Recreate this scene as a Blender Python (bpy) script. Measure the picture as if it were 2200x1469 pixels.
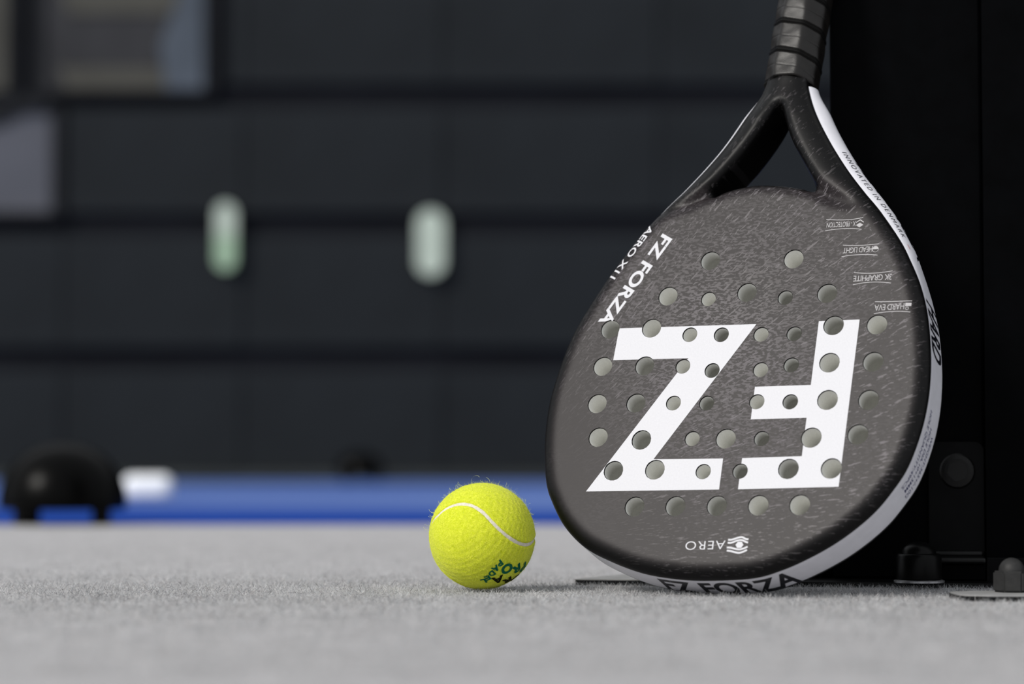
import bpy, bmesh, math, random
import numpy as np
from mathutils import Vector, Matrix
from mathutils.geometry import delaunay_2d_cdt

for o in list(bpy.data.objects):
    bpy.data.objects.remove(o)
scene = bpy.context.scene
COL = scene.collection
random.seed(7)
RNG = np.random.default_rng(7)

# ------------------------------------------------------------------ camera
CAM_H = 0.077
cam_d = bpy.data.cameras.new('camera')
cam = bpy.data.objects.new('camera', cam_d)
COL.objects.link(cam)
cam.location = (0, 0, CAM_H)
cam.rotation_euler = (math.radians(90) + math.atan((1000 - 734.5) / (2200 * 85 / 36)), 0, 0)
cam_d.lens = 85
cam_d.sensor_width = 36
cam_d.sensor_fit = 'HORIZONTAL'
cam_d.clip_start = 0.05
cam_d.clip_end = 200
cam_d.dof.use_dof = True
cam_d.dof.focus_distance = 1.495
cam_d.dof.aperture_fstop = 4.5
scene.camera = cam

# ------------------------------------------------------------------ sky, sun, exposure
world = bpy.data.worlds.new('overcast_sky')
scene.world = world
world.use_nodes = True
bg = world.node_tree.nodes['Background']
bg.inputs[0].default_value = (0.93, 0.96, 1.0, 1)
bg.inputs[1].default_value = 0.80
sun_d = bpy.data.lights.new('sun', 'SUN')
sun_d.energy = 3.0
sun_d.angle = math.radians(14)
sun_d.color = (1.0, 0.965, 0.91)
sun = bpy.data.objects.new('sun', sun_d)
COL.objects.link(sun)
sun.rotation_euler = Vector((-0.59, -0.55, 0.59)).to_track_quat('Z', 'Y').to_euler()
scene.view_settings.view_transform = 'Standard'
scene.view_settings.look = 'None'
scene.view_settings.gamma = 1
scene.view_settings.exposure = 0.0
scene.view_settings.use_curve_mapping = False


# ------------------------------------------------------------------ helpers
def tag(o, label=None, cat=None, group=None, kind=None):
    if label: o['label'] = label
    if cat: o['category'] = cat
    if group: o['group'] = group
    if kind: o['kind'] = kind
    return o


def link(name, me, mats=(), parent=None, smooth=False):
    o = bpy.data.objects.new(name, me)
    COL.objects.link(o)
    for m in (mats if isinstance(mats, (list, tuple)) else [mats]):
        if m.name not in [x.name for x in me.materials if x]:
            me.materials.append(m)
    if smooth:
        me.polygons.foreach_set('use_smooth', [True] * len(me.polygons))
    if parent is not None:
        o.parent = parent
    return o


def pymesh(name, v, f):
    me = bpy.data.meshes.new(name)
    me.from_pydata([tuple(map(float, p)) for p in v], [], [tuple(map(int, q)) for q in f])
    me.update()
    return me


def npmesh(name, V, F):
    """big quad/tri meshes from numpy arrays"""
    me = bpy.data.meshes.new(name)
    n, k = len(F), F.shape[1]
    me.vertices.add(len(V)); me.vertices.foreach_set('co', V.astype(np.float32).ravel())
    me.loops.add(n * k); me.loops.foreach_set('vertex_index', F.astype(np.int32).ravel())
    me.polygons.add(n); me.polygons.foreach_set('loop_start', np.arange(0, n * k, k, dtype=np.int32))
    me.update(calc_edges=True)
    me.validate()
    return me


def empty(name, loc):
    o = bpy.data.objects.new(name, None)
    o.empty_display_size = 0.02
    COL.objects.link(o)
    o.location = loc
    return o


def bm_mesh(name, bm):
    me = bpy.data.meshes.new(name)
    bmesh.ops.recalc_face_normals(bm, faces=bm.faces)
    bm.to_mesh(me); bm.free()
    return me


def box_bm(sx, sy, sz, bevel=0.0, seg=2, cz=True):
    """box centred in x,y; base at z=0 when cz"""
    bm = bmesh.new()
    bmesh.ops.create_cube(bm, size=1)
    bmesh.ops.scale(bm, vec=(sx, sy, sz), verts=bm.verts)
    if cz: bmesh.ops.translate(bm, vec=(0, 0, sz / 2), verts=bm.verts)
    if bevel: bmesh.ops.bevel(bm, geom=bm.edges[:], offset=bevel, segments=seg, affect='EDGES', profile=0.5)
    return bm


def lathe_mesh(name, prof, n=48):
    V, F = [], []
    for r, z in prof:
        for i in range(n):
            a = 2 * math.pi * i / n
            V.append((r * math.cos(a), r * math.sin(a), z))
    for j in range(len(prof) - 1):
        for i in range(n):
            F.append((j * n + i, j * n + (i + 1) % n, (j + 1) * n + (i + 1) % n, (j + 1) * n + i))
    V.append((0, 0, prof[0][1])); V.append((0, 0, prof[-1][1]))
    for i in range(n):
        F.append((len(V) - 2, (i + 1) % n, i)); F.append((len(V) - 1, (len(prof) - 1) * n + i, (len(prof) - 1) * n + (i + 1) % n))
    return pymesh(name, V, F)


def prism_mesh(name, pts, z0, z1):
    n = len(pts)
    V = [(x, y, z0) for x, y in pts] + [(x, y, z1) for x, y in pts]
    F = [tuple(range(n - 1, -1, -1)), tuple(range(n, 2 * n))]
    F += [(i, (i + 1) % n, n + (i + 1) % n, n + i) for i in range(n)]
    bm = bmesh.new(); me = pymesh(name, V, F); bm.from_mesh(me); bpy.data.meshes.remove(me)
    return bm_mesh(name, bm)


def mat(name, color, rough=0.5, spec=0.5, metal=0.0, sheen=0.0, noise=None, bump=None, emit=None, coat=0.0):
    """noise = (scale, amount), bump = (scale, strength, distance)"""
    m = bpy.data.materials.new(name)
    m.use_nodes = True
    nt = m.node_tree
    b = nt.nodes['Principled BSDF']
    b.inputs['Base Color'].default_value = (*color, 1)
    b.inputs['Roughness'].default_value = rough
    b.inputs['Specular IOR Level'].default_value = spec
    b.inputs['Metallic'].default_value = metal
    b.inputs['Sheen Weight'].default_value = sheen
    b.inputs['Coat Weight'].default_value = coat
    if noise or bump:
        tc = nt.nodes.new('ShaderNodeTexCoord')
    if noise:
        n = nt.nodes.new('ShaderNodeTexNoise')
        n.inputs['Scale'].default_value = noise[0]
        n.inputs['Detail'].default_value = 5
        nt.links.new(tc.outputs['Object'], n.inputs['Vector'])
        r = nt.nodes.new('ShaderNodeMapRange')
        r.inputs['From Min'].default_value = 0.3
        r.inputs['From Max'].default_value = 0.7
        r.inputs['To Min'].default_value = 1 - noise[1]
        r.inputs['To Max'].default_value = 1 + noise[1]
        nt.links.new(n.outputs['Fac'], r.inputs['Value'])
        mx = nt.nodes.new('ShaderNodeVectorMath'); mx.operation = 'SCALE'
        mx.inputs[0].default_value = color
        nt.links.new(r.outputs['Result'], mx.inputs['Scale'])
        nt.links.new(mx.outputs[0], b.inputs['Base Color'])
    if bump:
        n2 = nt.nodes.new('ShaderNodeTexNoise')
        n2.inputs['Scale'].default_value = bump[0]
        n2.inputs['Detail'].default_value = 4
        nt.links.new(tc.outputs['Object'], n2.inputs['Vector'])
        bp = nt.nodes.new('ShaderNodeBump')
        bp.inputs['Strength'].default_value = bump[1]
        bp.inputs['Distance'].default_value = bump[2]
        nt.links.new(n2.outputs['Fac'], bp.inputs['Height'])
        nt.links.new(bp.outputs[0], b.inputs['Normal'])
    if emit:
        b.inputs['Emission Color'].default_value = (*emit[0], 1)
        b.inputs['Emission Strength'].default_value = emit[1]
    return m


def catmull(P, n):
    """closed Catmull-Rom through P, resampled to n points of even arc length"""
    P = np.asarray(P, float); m = len(P); out = []
    for i in range(m):
        p0, p1, p2, p3 = P[i - 1], P[i], P[(i + 1) % m], P[(i + 2) % m]
        for t in np.linspace(0, 1, 24, endpoint=False):
            out.append(0.5 * (2 * p1 + (p2 - p0) * t + (2 * p0 - 5 * p1 + 4 * p2 - p3) * t * t + (3 * p1 - p0 - 3 * p2 + p3) * t ** 3))
    Q = np.array(out)
    for _ in range(3): Q = 0.25 * np.roll(Q, 1, 0) + 0.5 * Q + 0.25 * np.roll(Q, -1, 0)
    d = np.linalg.norm(np.roll(Q, -1, 0) - Q, axis=1); s = np.r_[0, np.cumsum(d)]
    QQ = np.vstack([Q, Q[:1]]); g = np.linspace(0, s[-1], n, endpoint=False)
    return np.stack([np.interp(g, s, QQ[:, k]) for k in range(Q.shape[1])], 1)


def seg_dist(p, L, closed=True):
    A = L; B = np.roll(L, -1, 0)
    if not closed: A, B = L[:-1], L[1:]
    d = np.full(len(p), 1e9)
    for s in range(0, len(p), 2000):
        q = p[s:s + 2000, None, :]
        ab = (B - A)[None]; t = np.clip(((q - A[None]) * ab).sum(-1) / np.maximum((ab ** 2).sum(-1), 1e-12), 0, 1)
        d[s:s + 2000] = np.sqrt((((A[None] + ab * t[..., None]) - q) ** 2).sum(-1)).min(1)
    return d


def inside(p, L):
    x, y = p[:, 0], p[:, 1]; c = np.zeros(len(p), bool)
    for (x0, y0), (x1, y1) in zip(L, np.roll(L, -1, 0)):
        if y0 == y1: continue
        hit = ((y0 > y) != (y1 > y)) & (x < (x1 - x0) * (y - y0) / (y1 - y0) + x0)
        c ^= hit
    return c


def cdt(points, loops):
    """constrained Delaunay: free points + closed loops -> verts Nx2, tris"""
    vs, es = [], []
    for L in loops:
        b = len(vs); n = len(L)
        vs += [Vector((float(a), float(c))) for a, c in L]
        es += [(b + i, b + (i + 1) % n) for i in range(n)]
    vs += [Vector((float(a), float(c))) for a, c in points]
    r = delaunay_2d_cdt(vs, es, [], 0, 1e-5)
    V = np.array([(v.x, v.y) for v in r[0]])
    F = [f for f in r[2] if len(f) == 3]
    return V, np.array(F)


def text_2d(s, bold=0.0, shear=0.0, spacing=1.0, subdiv=0):
    cu = bpy.data.curves.new('text', 'FONT')
    cu.body = s; cu.size = 1; cu.offset = bold; cu.shear = shear; cu.space_character = spacing
    cu.resolution_u = 6; cu.fill_mode = 'FRONT'
    o = bpy.data.objects.new('text', cu); COL.objects.link(o)
    dg = bpy.context.evaluated_depsgraph_get()
    me = bpy.data.meshes.new_from_object(o.evaluated_get(dg))
    bpy.data.objects.remove(o); bpy.data.curves.remove(cu)
    bm = bmesh.new(); bm.from_mesh(me); bpy.data.meshes.remove(me)
    bmesh.ops.remove_doubles(bm, verts=bm.verts, dist=1e-4)
    bmesh.ops.triangulate(bm, faces=bm.faces)
    for _ in range(subdiv):
        bmesh.ops.subdivide_edges(bm, edges=bm.edges, cuts=1, use_grid_fill=True)
        bmesh.ops.triangulate(bm, faces=bm.faces)
    bm.verts.index_update()
    V = np.array([v.co[:2] for v in bm.verts]); F = [tuple(v.index for v in f.verts) for f in bm.faces]
    bm.free()
    V[:, 0] -= V[:, 0].min(); V[:, 1] -= max(V[:, 1].min(), -0.02) if V[:, 1].min() > -0.1 else 0
    return V / np.array([V[:, 0].max(), V[:, 1].max()]), F


# ------------------------------------------------------------------ materials
def turf_material(name, base, var, scale_a, scale_b, painted_sheen=None):
    m = bpy.data.materials.new(name); m.use_nodes = True
    nt = m.node_tree; b = nt.nodes['Principled BSDF']
    b.inputs['Roughness'].default_value = 0.95
    b.inputs['Specular IOR Level'].default_value = 0.1
    tc = nt.nodes.new('ShaderNodeTexCoord')
    n1 = nt.nodes.new('ShaderNodeTexNoise'); n1.inputs['Scale'].default_value = scale_a; n1.inputs['Detail'].default_value = 6
    n2 = nt.nodes.new('ShaderNodeTexNoise'); n2.inputs['Scale'].default_value = scale_b; n2.inputs['Detail'].default_value = 4
    nt.links.new(tc.outputs['Object'], n1.inputs['Vector']); nt.links.new(tc.outputs['Object'], n2.inputs['Vector'])
    ad = nt.nodes.new('ShaderNodeMath'); ad.operation = 'ADD'
    nt.links.new(n1.outputs['Fac'], ad.inputs[0]); nt.links.new(n2.outputs['Fac'], ad.inputs[1])
    r = nt.nodes.new('ShaderNodeMapRange')
    r.inputs['From Min'].default_value = 0.7; r.inputs['From Max'].default_value = 1.3
    r.inputs['To Min'].default_value = 1 - var; r.inputs['To Max'].default_value = 1 + var
    nt.links.new(ad.outputs[0], r.inputs['Value'])
    sc = nt.nodes.new('ShaderNodeVectorMath'); sc.operation = 'SCALE'
    sc.inputs[0].default_value = base
    nt.links.new(r.outputs['Result'], sc.inputs['Scale'])
    out = sc.outputs[0]
    if painted_sheen:                      # pale sheen of the turf, painted into its base colour
        n3 = nt.nodes.new('ShaderNodeTexNoise'); n3.inputs['Scale'].default_value = painted_sheen[1]; n3.inputs['Detail'].default_value = 3
        mp = nt.nodes.new('ShaderNodeMapping'); mp.inputs['Scale'].default_value = painted_sheen[2]
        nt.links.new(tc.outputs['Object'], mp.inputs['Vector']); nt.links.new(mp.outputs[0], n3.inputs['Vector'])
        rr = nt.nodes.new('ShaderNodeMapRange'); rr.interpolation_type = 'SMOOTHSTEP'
        rr.inputs['From Min'].default_value = painted_sheen[3]; rr.inputs['From Max'].default_value = painted_sheen[4]
        rr.inputs['To Max'].default_value = painted_sheen[5]
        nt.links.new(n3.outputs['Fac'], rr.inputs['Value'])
        # painted sheen fades out towards the grey turf joint, leaving deep blue
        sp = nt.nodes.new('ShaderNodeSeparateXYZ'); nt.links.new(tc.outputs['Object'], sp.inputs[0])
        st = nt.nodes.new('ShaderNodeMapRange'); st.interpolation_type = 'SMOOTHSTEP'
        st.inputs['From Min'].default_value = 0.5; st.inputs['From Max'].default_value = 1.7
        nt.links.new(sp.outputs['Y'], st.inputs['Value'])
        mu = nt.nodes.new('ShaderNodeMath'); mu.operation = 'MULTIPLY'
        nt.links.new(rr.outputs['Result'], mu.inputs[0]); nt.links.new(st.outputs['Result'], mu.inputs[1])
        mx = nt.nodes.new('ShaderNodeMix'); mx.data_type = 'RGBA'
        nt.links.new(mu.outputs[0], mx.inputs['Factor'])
        nt.links.new(out, mx.inputs[6]); mx.inputs[7].default_value = (*painted_sheen[0], 1)
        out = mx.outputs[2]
    nt.links.new(out, b.inputs['Base Color'])
    bp = nt.nodes.new('ShaderNodeBump'); bp.inputs['Strength'].default_value = 0.5; bp.inputs['Distance'].default_value = 0.002
    nt.links.new(n2.outputs['Fac'], bp.inputs['Height']); nt.links.new(bp.outputs[0], b.inputs['Normal'])
    return m


def attr_material(name, attr, rough=0.9, spec=0.1, sheen=0.0, transl=0.0):
    m = bpy.data.materials.new(name); m.use_nodes = True
    nt = m.node_tree; b = nt.nodes['Principled BSDF']
    a = nt.nodes.new('ShaderNodeAttribute'); a.attribute_name = attr
    nt.links.new(a.outputs['Color'], b.inputs['Base Color'])
    b.inputs['Roughness'].default_value = rough
    b.inputs['Specular IOR Level'].default_value = spec
    b.inputs['Sheen Weight'].default_value = sheen
    if transl:
        t = nt.nodes.new('ShaderNodeBsdfTranslucent'); nt.links.new(a.outputs['Color'], t.inputs[0])
        mx = nt.nodes.new('ShaderNodeMixShader'); mx.inputs[0].default_value = transl
        nt.links.new(b.outputs[0], mx.inputs[1]); nt.links.new(t.outputs[0], mx.inputs[2])
        nt.links.new(mx.outputs[0], nt.nodes['Material Output'].inputs[0])
    return m


M = {}
M['grey_turf'] = turf_material('grey_turf', (0.392, 0.386, 0.396), 0.17, 38, 700)
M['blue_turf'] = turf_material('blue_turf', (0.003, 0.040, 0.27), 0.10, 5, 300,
                               painted_sheen=((0.17, 0.25, 0.47), 1.0, (0.35, 0.9, 1.0), 0.30, 0.62, 0.75))
M['fibre'] = attr_material('turf_fibre', 'fibre_colour', 0.9, 0.15, 0, 0.25)
M['black_steel'] = mat('black_painted_steel', (0.0009, 0.0010, 0.0013), 0.42, 0.025, bump=(400, 0.15, 0.0004), noise=(60, 0.25))
M['black_plate'] = mat('black_base_plate', (0.003, 0.003, 0.0033), 0.3, 0.2, bump=(120, 0.1, 0.0004), noise=(40, 0.3))
M['dome_black'] = mat('dome_black', (0.0012, 0.0012, 0.0012), 0.30, 0.055, bump=(900, 0.1, 0.0002))
M['black_plastic'] = mat('black_plastic', (0.0025, 0.0025, 0.0025), 0.33, 0.10, bump=(900, 0.15, 0.0002))
M['bracket'] = mat('bracket_black', (0.0016, 0.0017, 0.0020), 0.35, 0.07, bump=(500, 0.1, 0.0003), noise=(80, 0.3))
M['bolt'] = mat('bolt_black', (0.004, 0.004, 0.004), 0.3, 0.2, bump=(500, 0.1, 0.0003), noise=(80, 0.3))
M['grey_plastic'] = mat('worn_grey_plastic', (0.022, 0.022, 0.022), 0.55, 0.25, bump=(900, 0.25, 0.0003), noise=(300, 0.2))
M['zinc'] = mat('bright_washer', (0.35, 0.35, 0.36), 0.35, 0.5, metal=0.8, noise=(200, 0.3))
M['grey_plate'] = mat('grey_floor_plate', (0.28, 0.28, 0.28), 0.5, 0.3, noise=(80, 0.15))
M['dark_glass'] = mat('dark_tinted_glass', (0.0012, 0.0016, 0.0022), 0.25, 0.03, noise=(6, 0.5))
M['panel_dark'] = mat('dark_cladding', (0.0112, 0.0136, 0.0158), 0.75, 0.15, noise=(1.1, 0.35))
M['wall_dark'] = mat('facade_backing', (0.0070, 0.0077, 0.0104), 0.85, 0.1, noise=(2, 0.2))
M['plinth'] = mat('plinth_grey', (0.032, 0.036, 0.036), 0.8, 0.2, noise=(3, 0.3))
M['win_frame'] = mat('window_frame_dark', (0.007, 0.008, 0.010), 0.5, 0.15, noise=(5, 0.2))
M['pane_grey'] = mat('window_pane_grey', (0.032, 0.032, 0.034), 0.25, 0.15, noise=(3, 0.25))
M['pane_blue'] = mat('window_pane_blue_grey', (0.085, 0.088, 0.102), 0.3, 0.15, noise=(2, 0.15))
M['blind'] = mat('beige_blind', (0.062, 0.06, 0.05), 0.8, 0.2, noise=(5, 0.15))
M['curtain'] = mat('blue_grey_curtain', (0.07, 0.083, 0.10), 0.85, 0.1, noise=(4, 0.15))
M['lamp_white'] = mat('lamp_diffuser_white', (0.25, 0.28, 0.25), 0.4, 0.2, emit=((0.80, 0.95, 0.80), 0.24), noise=(8, 0.1))
M['lamp_green'] = mat('lamp_diffuser_green', (0.18, 0.25, 0.18), 0.4, 0.2, emit=((0.66, 0.95, 0.66), 0.22), noise=(8, 0.1))
M['white_plastic'] = mat('white_plastic', (0.86, 0.88, 0.9), 0.3, 0.5, noise=(20, 0.05))
M['print_white'] = mat('white_print', (0.57, 0.57, 0.60), 0.5, 0.2, noise=(900, 0.03))
M['label_white'] = mat('label_print', (0.38, 0.37, 0.38), 0.5, 0.2, noise=(900, 0.05))
M['band_white'] = mat('white_edge_band', (0.68, 0.68, 0.73), 0.42, 0.4, noise=(150, 0.04))
M['print_black'] = mat('black_print', (0.004, 0.004, 0.008), 0.4, 0.3, noise=(500, 0.1))
M['print_grey'] = mat('grey_print', (0.10, 0.10, 0.11), 0.5, 0.3, noise=(500, 0.1))
M['print_navy'] = mat('navy_print', (0.02, 0.025, 0.12), 0.5, 0.3, noise=(500, 0.1))
M['print_red'] = mat('red_print', (0.45, 0.12, 0.12), 0.5, 0.3, noise=(500, 0.1))
M['foam'] = mat('pale_foam_core', (0.76, 0.76, 0.725), 0.9, 0.1, noise=(900, 0.06), bump=(2500, 0.3, 0.0003))
M['skin_edge'] = mat('carbon_skin_edge', (0.004, 0.004, 0.004), 0.6, 0.2, noise=(500, 0.2))
M['grip'] = mat('black_grip_tape', (0.006, 0.0050, 0.0044), 0.37, 0.34, bump=(1800, 0.3, 0.0004), noise=(120, 0.3))
M['grip_dark'] = mat('black_grip_cord', (0.002, 0.0019, 0.0018), 0.6, 0.10, bump=(2500, 0.4, 0.0003), noise=(300, 0.3))


def racket_face_material():
    m = bpy.data.materials.new('racket_lacquer'); m.use_nodes = True
    nt = m.node_tree; N = nt.nodes.new; L = nt.links.new
    b = nt.nodes['Principled BSDF']
    b.inputs['Roughness'].default_value = 0.42
    b.inputs['Specular IOR Level'].default_value = 0.17
    tc = N('ShaderNodeTexCoord')
    at = N('ShaderNodeAttribute'); at.attribute_name = 'rim_distance'
    # printed ground: warm grey inside, black on the frame
    pr = N('ShaderNodeMapRange'); pr.interpolation_type = 'SMOOTHSTEP'
    pr.inputs['From Min'].default_value = 0.0035; pr.inputs['From Max'].default_value = 0.0105
    L(at.outputs['Fac'], pr.inputs['Value'])
    # streaks run outwards from a point low on the left
    sub = N('ShaderNodeVectorMath'); sub.operation = 'SUBTRACT'; sub.inputs[1].default_value = (-0.185, 0.005, 0)
    L(tc.outputs['Object'], sub.inputs[0])
    sp = N('ShaderNodeSeparateXYZ'); L(sub.outputs[0], sp.inputs[0])
    ang = N('ShaderNodeMath'); ang.operation = 'ARCTAN2'; L(sp.outputs['Y'], ang.inputs[0]); L(sp.outputs['X'], ang.inputs[1])
    ln = N('ShaderNodeVectorMath'); ln.operation = 'LENGTH'; L(sub.outputs[0], ln.inputs[0])

    def streak(rs, as_, lo, hi, seed, detail=2.5):
        a = N('ShaderNodeMath'); a.operation = 'MULTIPLY'; a.inputs[1].default_value = rs; L(ln.outputs['Value'], a.inputs[0])
        c = N('ShaderNodeMath'); c.operation = 'MULTIPLY'; c.inputs[1].default_value = as_; L(ang.outputs[0], c.inputs[0])
        cb = N('ShaderNodeCombineXYZ'); L(a.outputs[0], cb.inputs[0]); L(c.outputs[0], cb.inputs[1]); cb.inputs[2].default_value = seed
        n = N('ShaderNodeTexNoise'); n.inputs['Scale'].default_value = 1; n.inputs['Detail'].default_value = detail; n.inputs['Roughness'].default_value = 0.6
        L(cb.outputs[0], n.inputs['Vector'])
        r = N('ShaderNodeMapRange'); r.inputs['From Min'].default_value = lo; r.inputs['From Max'].default_value = hi
        L(n.outputs['Fac'], r.inputs['Value'])
        return r.outputs['Result']

    long_s = streak(95, 140, 0.615, 0.635, 3.1, 3.0)
    short_s = streak(230, 240, 0.635, 0.66, 9.7, 3.0)
    # fine speckle, dense in the upper middle
    n3 = N('ShaderNodeTexNoise'); n3.inputs['Scale'].default_value = 750; n3.inputs['Detail'].default_value = 3
    mp = N('ShaderNodeMapping'); mp.inputs['Rotation'].default_value = (0, 0, math.radians(-45)); mp.inputs['Scale'].default_value = (0.45, 1, 1)
    L(tc.outputs['Object'], mp.inputs['Vector']); L(mp.outputs[0], n3.inputs['Vector'])
    fine = N('ShaderNodeMapRange'); fine.inputs['From Min'].default_value = 0.49; fine.inputs['From Max'].default_value = 0.56
    L(n3.outputs['Fac'], fine.inputs['Value'])
    big = N('ShaderNodeTexNoise'); big.inputs['Scale'].default_value = 11; big.inputs['Detail'].default_value = 4
    L(tc.outputs['Object'], big.inputs['Vector'])
    # cloud of speckle around the upper middle of the face
    cdx = N('ShaderNodeVectorMath'); cdx.operation = 'DISTANCE'; cdx.inputs[1].default_value = (-0.01, 0.172, 0.031)
    L(tc.outputs['Object'], cdx.inputs[0])
    cl = N('ShaderNodeMapRange'); cl.inputs['From Min'].default_value = 0.105; cl.inputs['From Max'].default_value = 0.01; cl.inputs['To Min'].default_value = 0.0
    L(cdx.outputs['Value'], cl.inputs['Value'])
    cm = N('ShaderNodeMath'); cm.operation = 'MULTIPLY_ADD'; L(big.outputs['Fac'], cm.inputs[0]); cm.inputs[1].default_value = 0.9; cm.inputs[2].default_value = -0.40
    cm2 = N('ShaderNodeMath'); cm2.operation = 'MULTIPLY_ADD'; L(cl.outputs['Result'], cm2.inputs[0]); cm2.inputs[1].default_value = 0.70; L(cm.outputs[0], cm2.inputs[2])
    fm = N('ShaderNodeMath'); fm.operation = 'MULTIPLY'; fm.use_clamp = True; L(fine.outputs['Result'], fm.inputs[0]); L(cm2.outputs[0], fm.inputs[1])
    # sparser towards the smooth left side
    lm = N('ShaderNodeMapRange'); lm.interpolation_type = 'SMOOTHSTEP'
    lm.inputs['From Min'].default_value = 0.10; lm.inputs['From Max'].default_value = 0.20
    L(ln.outputs['Value'], lm.inputs['Value'])
    mx1 = N('ShaderNodeMath'); mx1.operation = 'MAXIMUM'; L(long_s, mx1.inputs[0]); L(short_s, mx1.inputs[1])
    ms = N('ShaderNodeMath'); ms.operation = 'MULTIPLY'; L(mx1.outputs[0], ms.inputs[0]); L(lm.outputs['Result'], ms.inputs[1])
    ms2 = N('ShaderNodeMath'); ms2.operation = 'MULTIPLY'; ms2.inputs[1].default_value = 0.8; L(ms.outputs[0], ms2.inputs[0])
    fk = N('ShaderNodeMath'); fk.operation = 'MAXIMUM'; L(ms2.outputs[0], fk.inputs[0]); L(fm.outputs[0], fk.inputs[1])
    fleck = N('ShaderNodeMath'); fleck.operation = 'MULTIPLY'; fleck.use_clamp = True
    # flecks thin out on the frame
    pr2 = N('ShaderNodeMapRange'); pr2.inputs['From Min'].default_value = 0; pr2.inputs['From Max'].default_value = 0.012; pr2.inputs['To Min'].default_value = 0.03
    L(at.outputs['Fac'], pr2.inputs['Value'])
    L(fk.outputs[0], fleck.inputs[0]); L(pr2.outputs['Result'], fleck.inputs[1])
    c0 = N('ShaderNodeMix'); c0.data_type = 'RGBA'; c0.inputs[6].default_value = (0.0015, 0.0014, 0.0015, 1); c0.inputs[7].default_value = (0.0140, 0.0108, 0.0117, 1)
    L(pr.outputs['Result'], c0.inputs['Factor'])
    # slow warm/cool drift of the print
    hue = N('ShaderNodeMix'); hue.data_type = 'RGBA'; hue.inputs[6].default_value = (0.118, 0.113, 0.104, 1); hue.inputs[7].default_value = (0.112, 0.096, 0.120, 1)
    L(big.outputs['Fac'], hue.inputs['Factor'])
    c1 = N('ShaderNodeMix'); c1.data_type = 'RGBA'
    L(fleck.outputs[0], c1.inputs['Factor']); L(c0.outputs[2], c1.inputs[6]); L(hue.outputs[2], c1.inputs[7])
    L(c1.outputs[2], b.inputs['Base Color'])
    g = N('ShaderNodeTexNoise'); g.inputs['Scale'].default_value = 2500; L(tc.outputs['Object'], g.inputs['Vector'])
    bp = N('ShaderNodeBump'); bp.inputs['Strength'].default_value = 0.08; bp.inputs['Distance'].default_value = 0.0002
    L(g.outputs['Fac'], bp.inputs['Height']); L(bp.outputs[0], b.inputs['Normal'])
    return m


M['face'] = racket_face_material()

# ------------------------------------------------------------------ floor
BLUE_Y = 3.20
WALL_Y = 11.45
me = pymesh('floor', [(-16, -6, 0), (16, -6, 0), (16, BLUE_Y, 0), (-16, BLUE_Y, 0)], [(0, 1, 2, 3)])
fl = tag(link('floor', me, M['grey_turf']), 'light grey artificial turf floor in the foreground', kind='structure')
fl.location.z = -0.001
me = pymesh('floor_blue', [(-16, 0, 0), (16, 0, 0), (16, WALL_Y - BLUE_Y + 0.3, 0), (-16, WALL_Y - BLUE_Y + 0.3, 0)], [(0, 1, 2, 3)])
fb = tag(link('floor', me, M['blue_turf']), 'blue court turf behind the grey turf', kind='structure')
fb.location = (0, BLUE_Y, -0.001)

# ------------------------------------------------------------------ far facade
PXM = WALL_Y / (2200 * 85 / 36)            # metres per photo pixel at the facade


def fx(px): return (px - 1100) * PXM
def fz(py): return CAM_H + (1000 - py) * PXM


wall = tag(link('wall_back', bm_mesh('wall_back', box_bm(32, 0.3, 5.6)), M['wall_dark']),
           'dark far facade of wide cladding boards', kind='structure')
wall.location = (0, WALL_Y + 0.20, 0)
rows = [(fz(1016), fz(796)), (fz(747), fz(505)), (fz(457), fz(228)), (fz(177), fz(-65)), (fz(-110), fz(-355)), (fz(-400), fz(-645)), (fz(-690), fz(-935)), (fz(-980), fz(-1225))]
cols = [(-16.07 + 2.0 * k, -14.07 + 2.0 * k - 0.004) for k in range(5)] + [(fx(a) + 0.002, fx(b) - 0.002) for a, b in ((-1650, -830), (-830, -290), (-290, 132), (132, 520), (520, 950), (950, 1420), (1420, 2000), (2000, 2700))] + [(fx(2700) + 0.002, 6.0)] + [(6.004 + 2.0 * k, 8.0 + 2.0 * k) for k in range(5)]
CI = 7
W1 = (58, 458, -70, 200); W0 = (-320, 28, -70, 200); W2 = (-286, 128, 222, 466)
for ri, (z0, z1) in enumerate(rows):
    for ci, (x0, x1) in enumerate(cols):
        if ri == 3 and ci in (CI, CI + 1): continue
        if ri == 2 and ci == CI: continue
        o = link('panel', bm_mesh('panel', box_bm(x1 - x0, 0.04 + 0.012 * ((ri + ci) % 2), z1 - z0, 0.006, 1)), M['panel_dark'], wall)
        o.location = ((x0 + x1) / 2, -0.166, z0)
# part of the row right of the upper window
o = link('panel', bm_mesh('panel', box_bm(fx(520) - fx(484), 0.045, rows[3][1] - rows[3][0], 0.006, 1)), M['panel_dark'], wall)
o.location = ((fx(520) + fx(484)) / 2, -0.166, rows[3][0])
pl = tag(link('trim_1', bm_mesh('plinth', box_bm(31.8, 0.05, 0.042, 0.006, 1)), M['plinth']), 'low grey plinth strip along the foot of the far facade', kind='structure')
pl.location = (0, WALL_Y - 0.03, 0)


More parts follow.
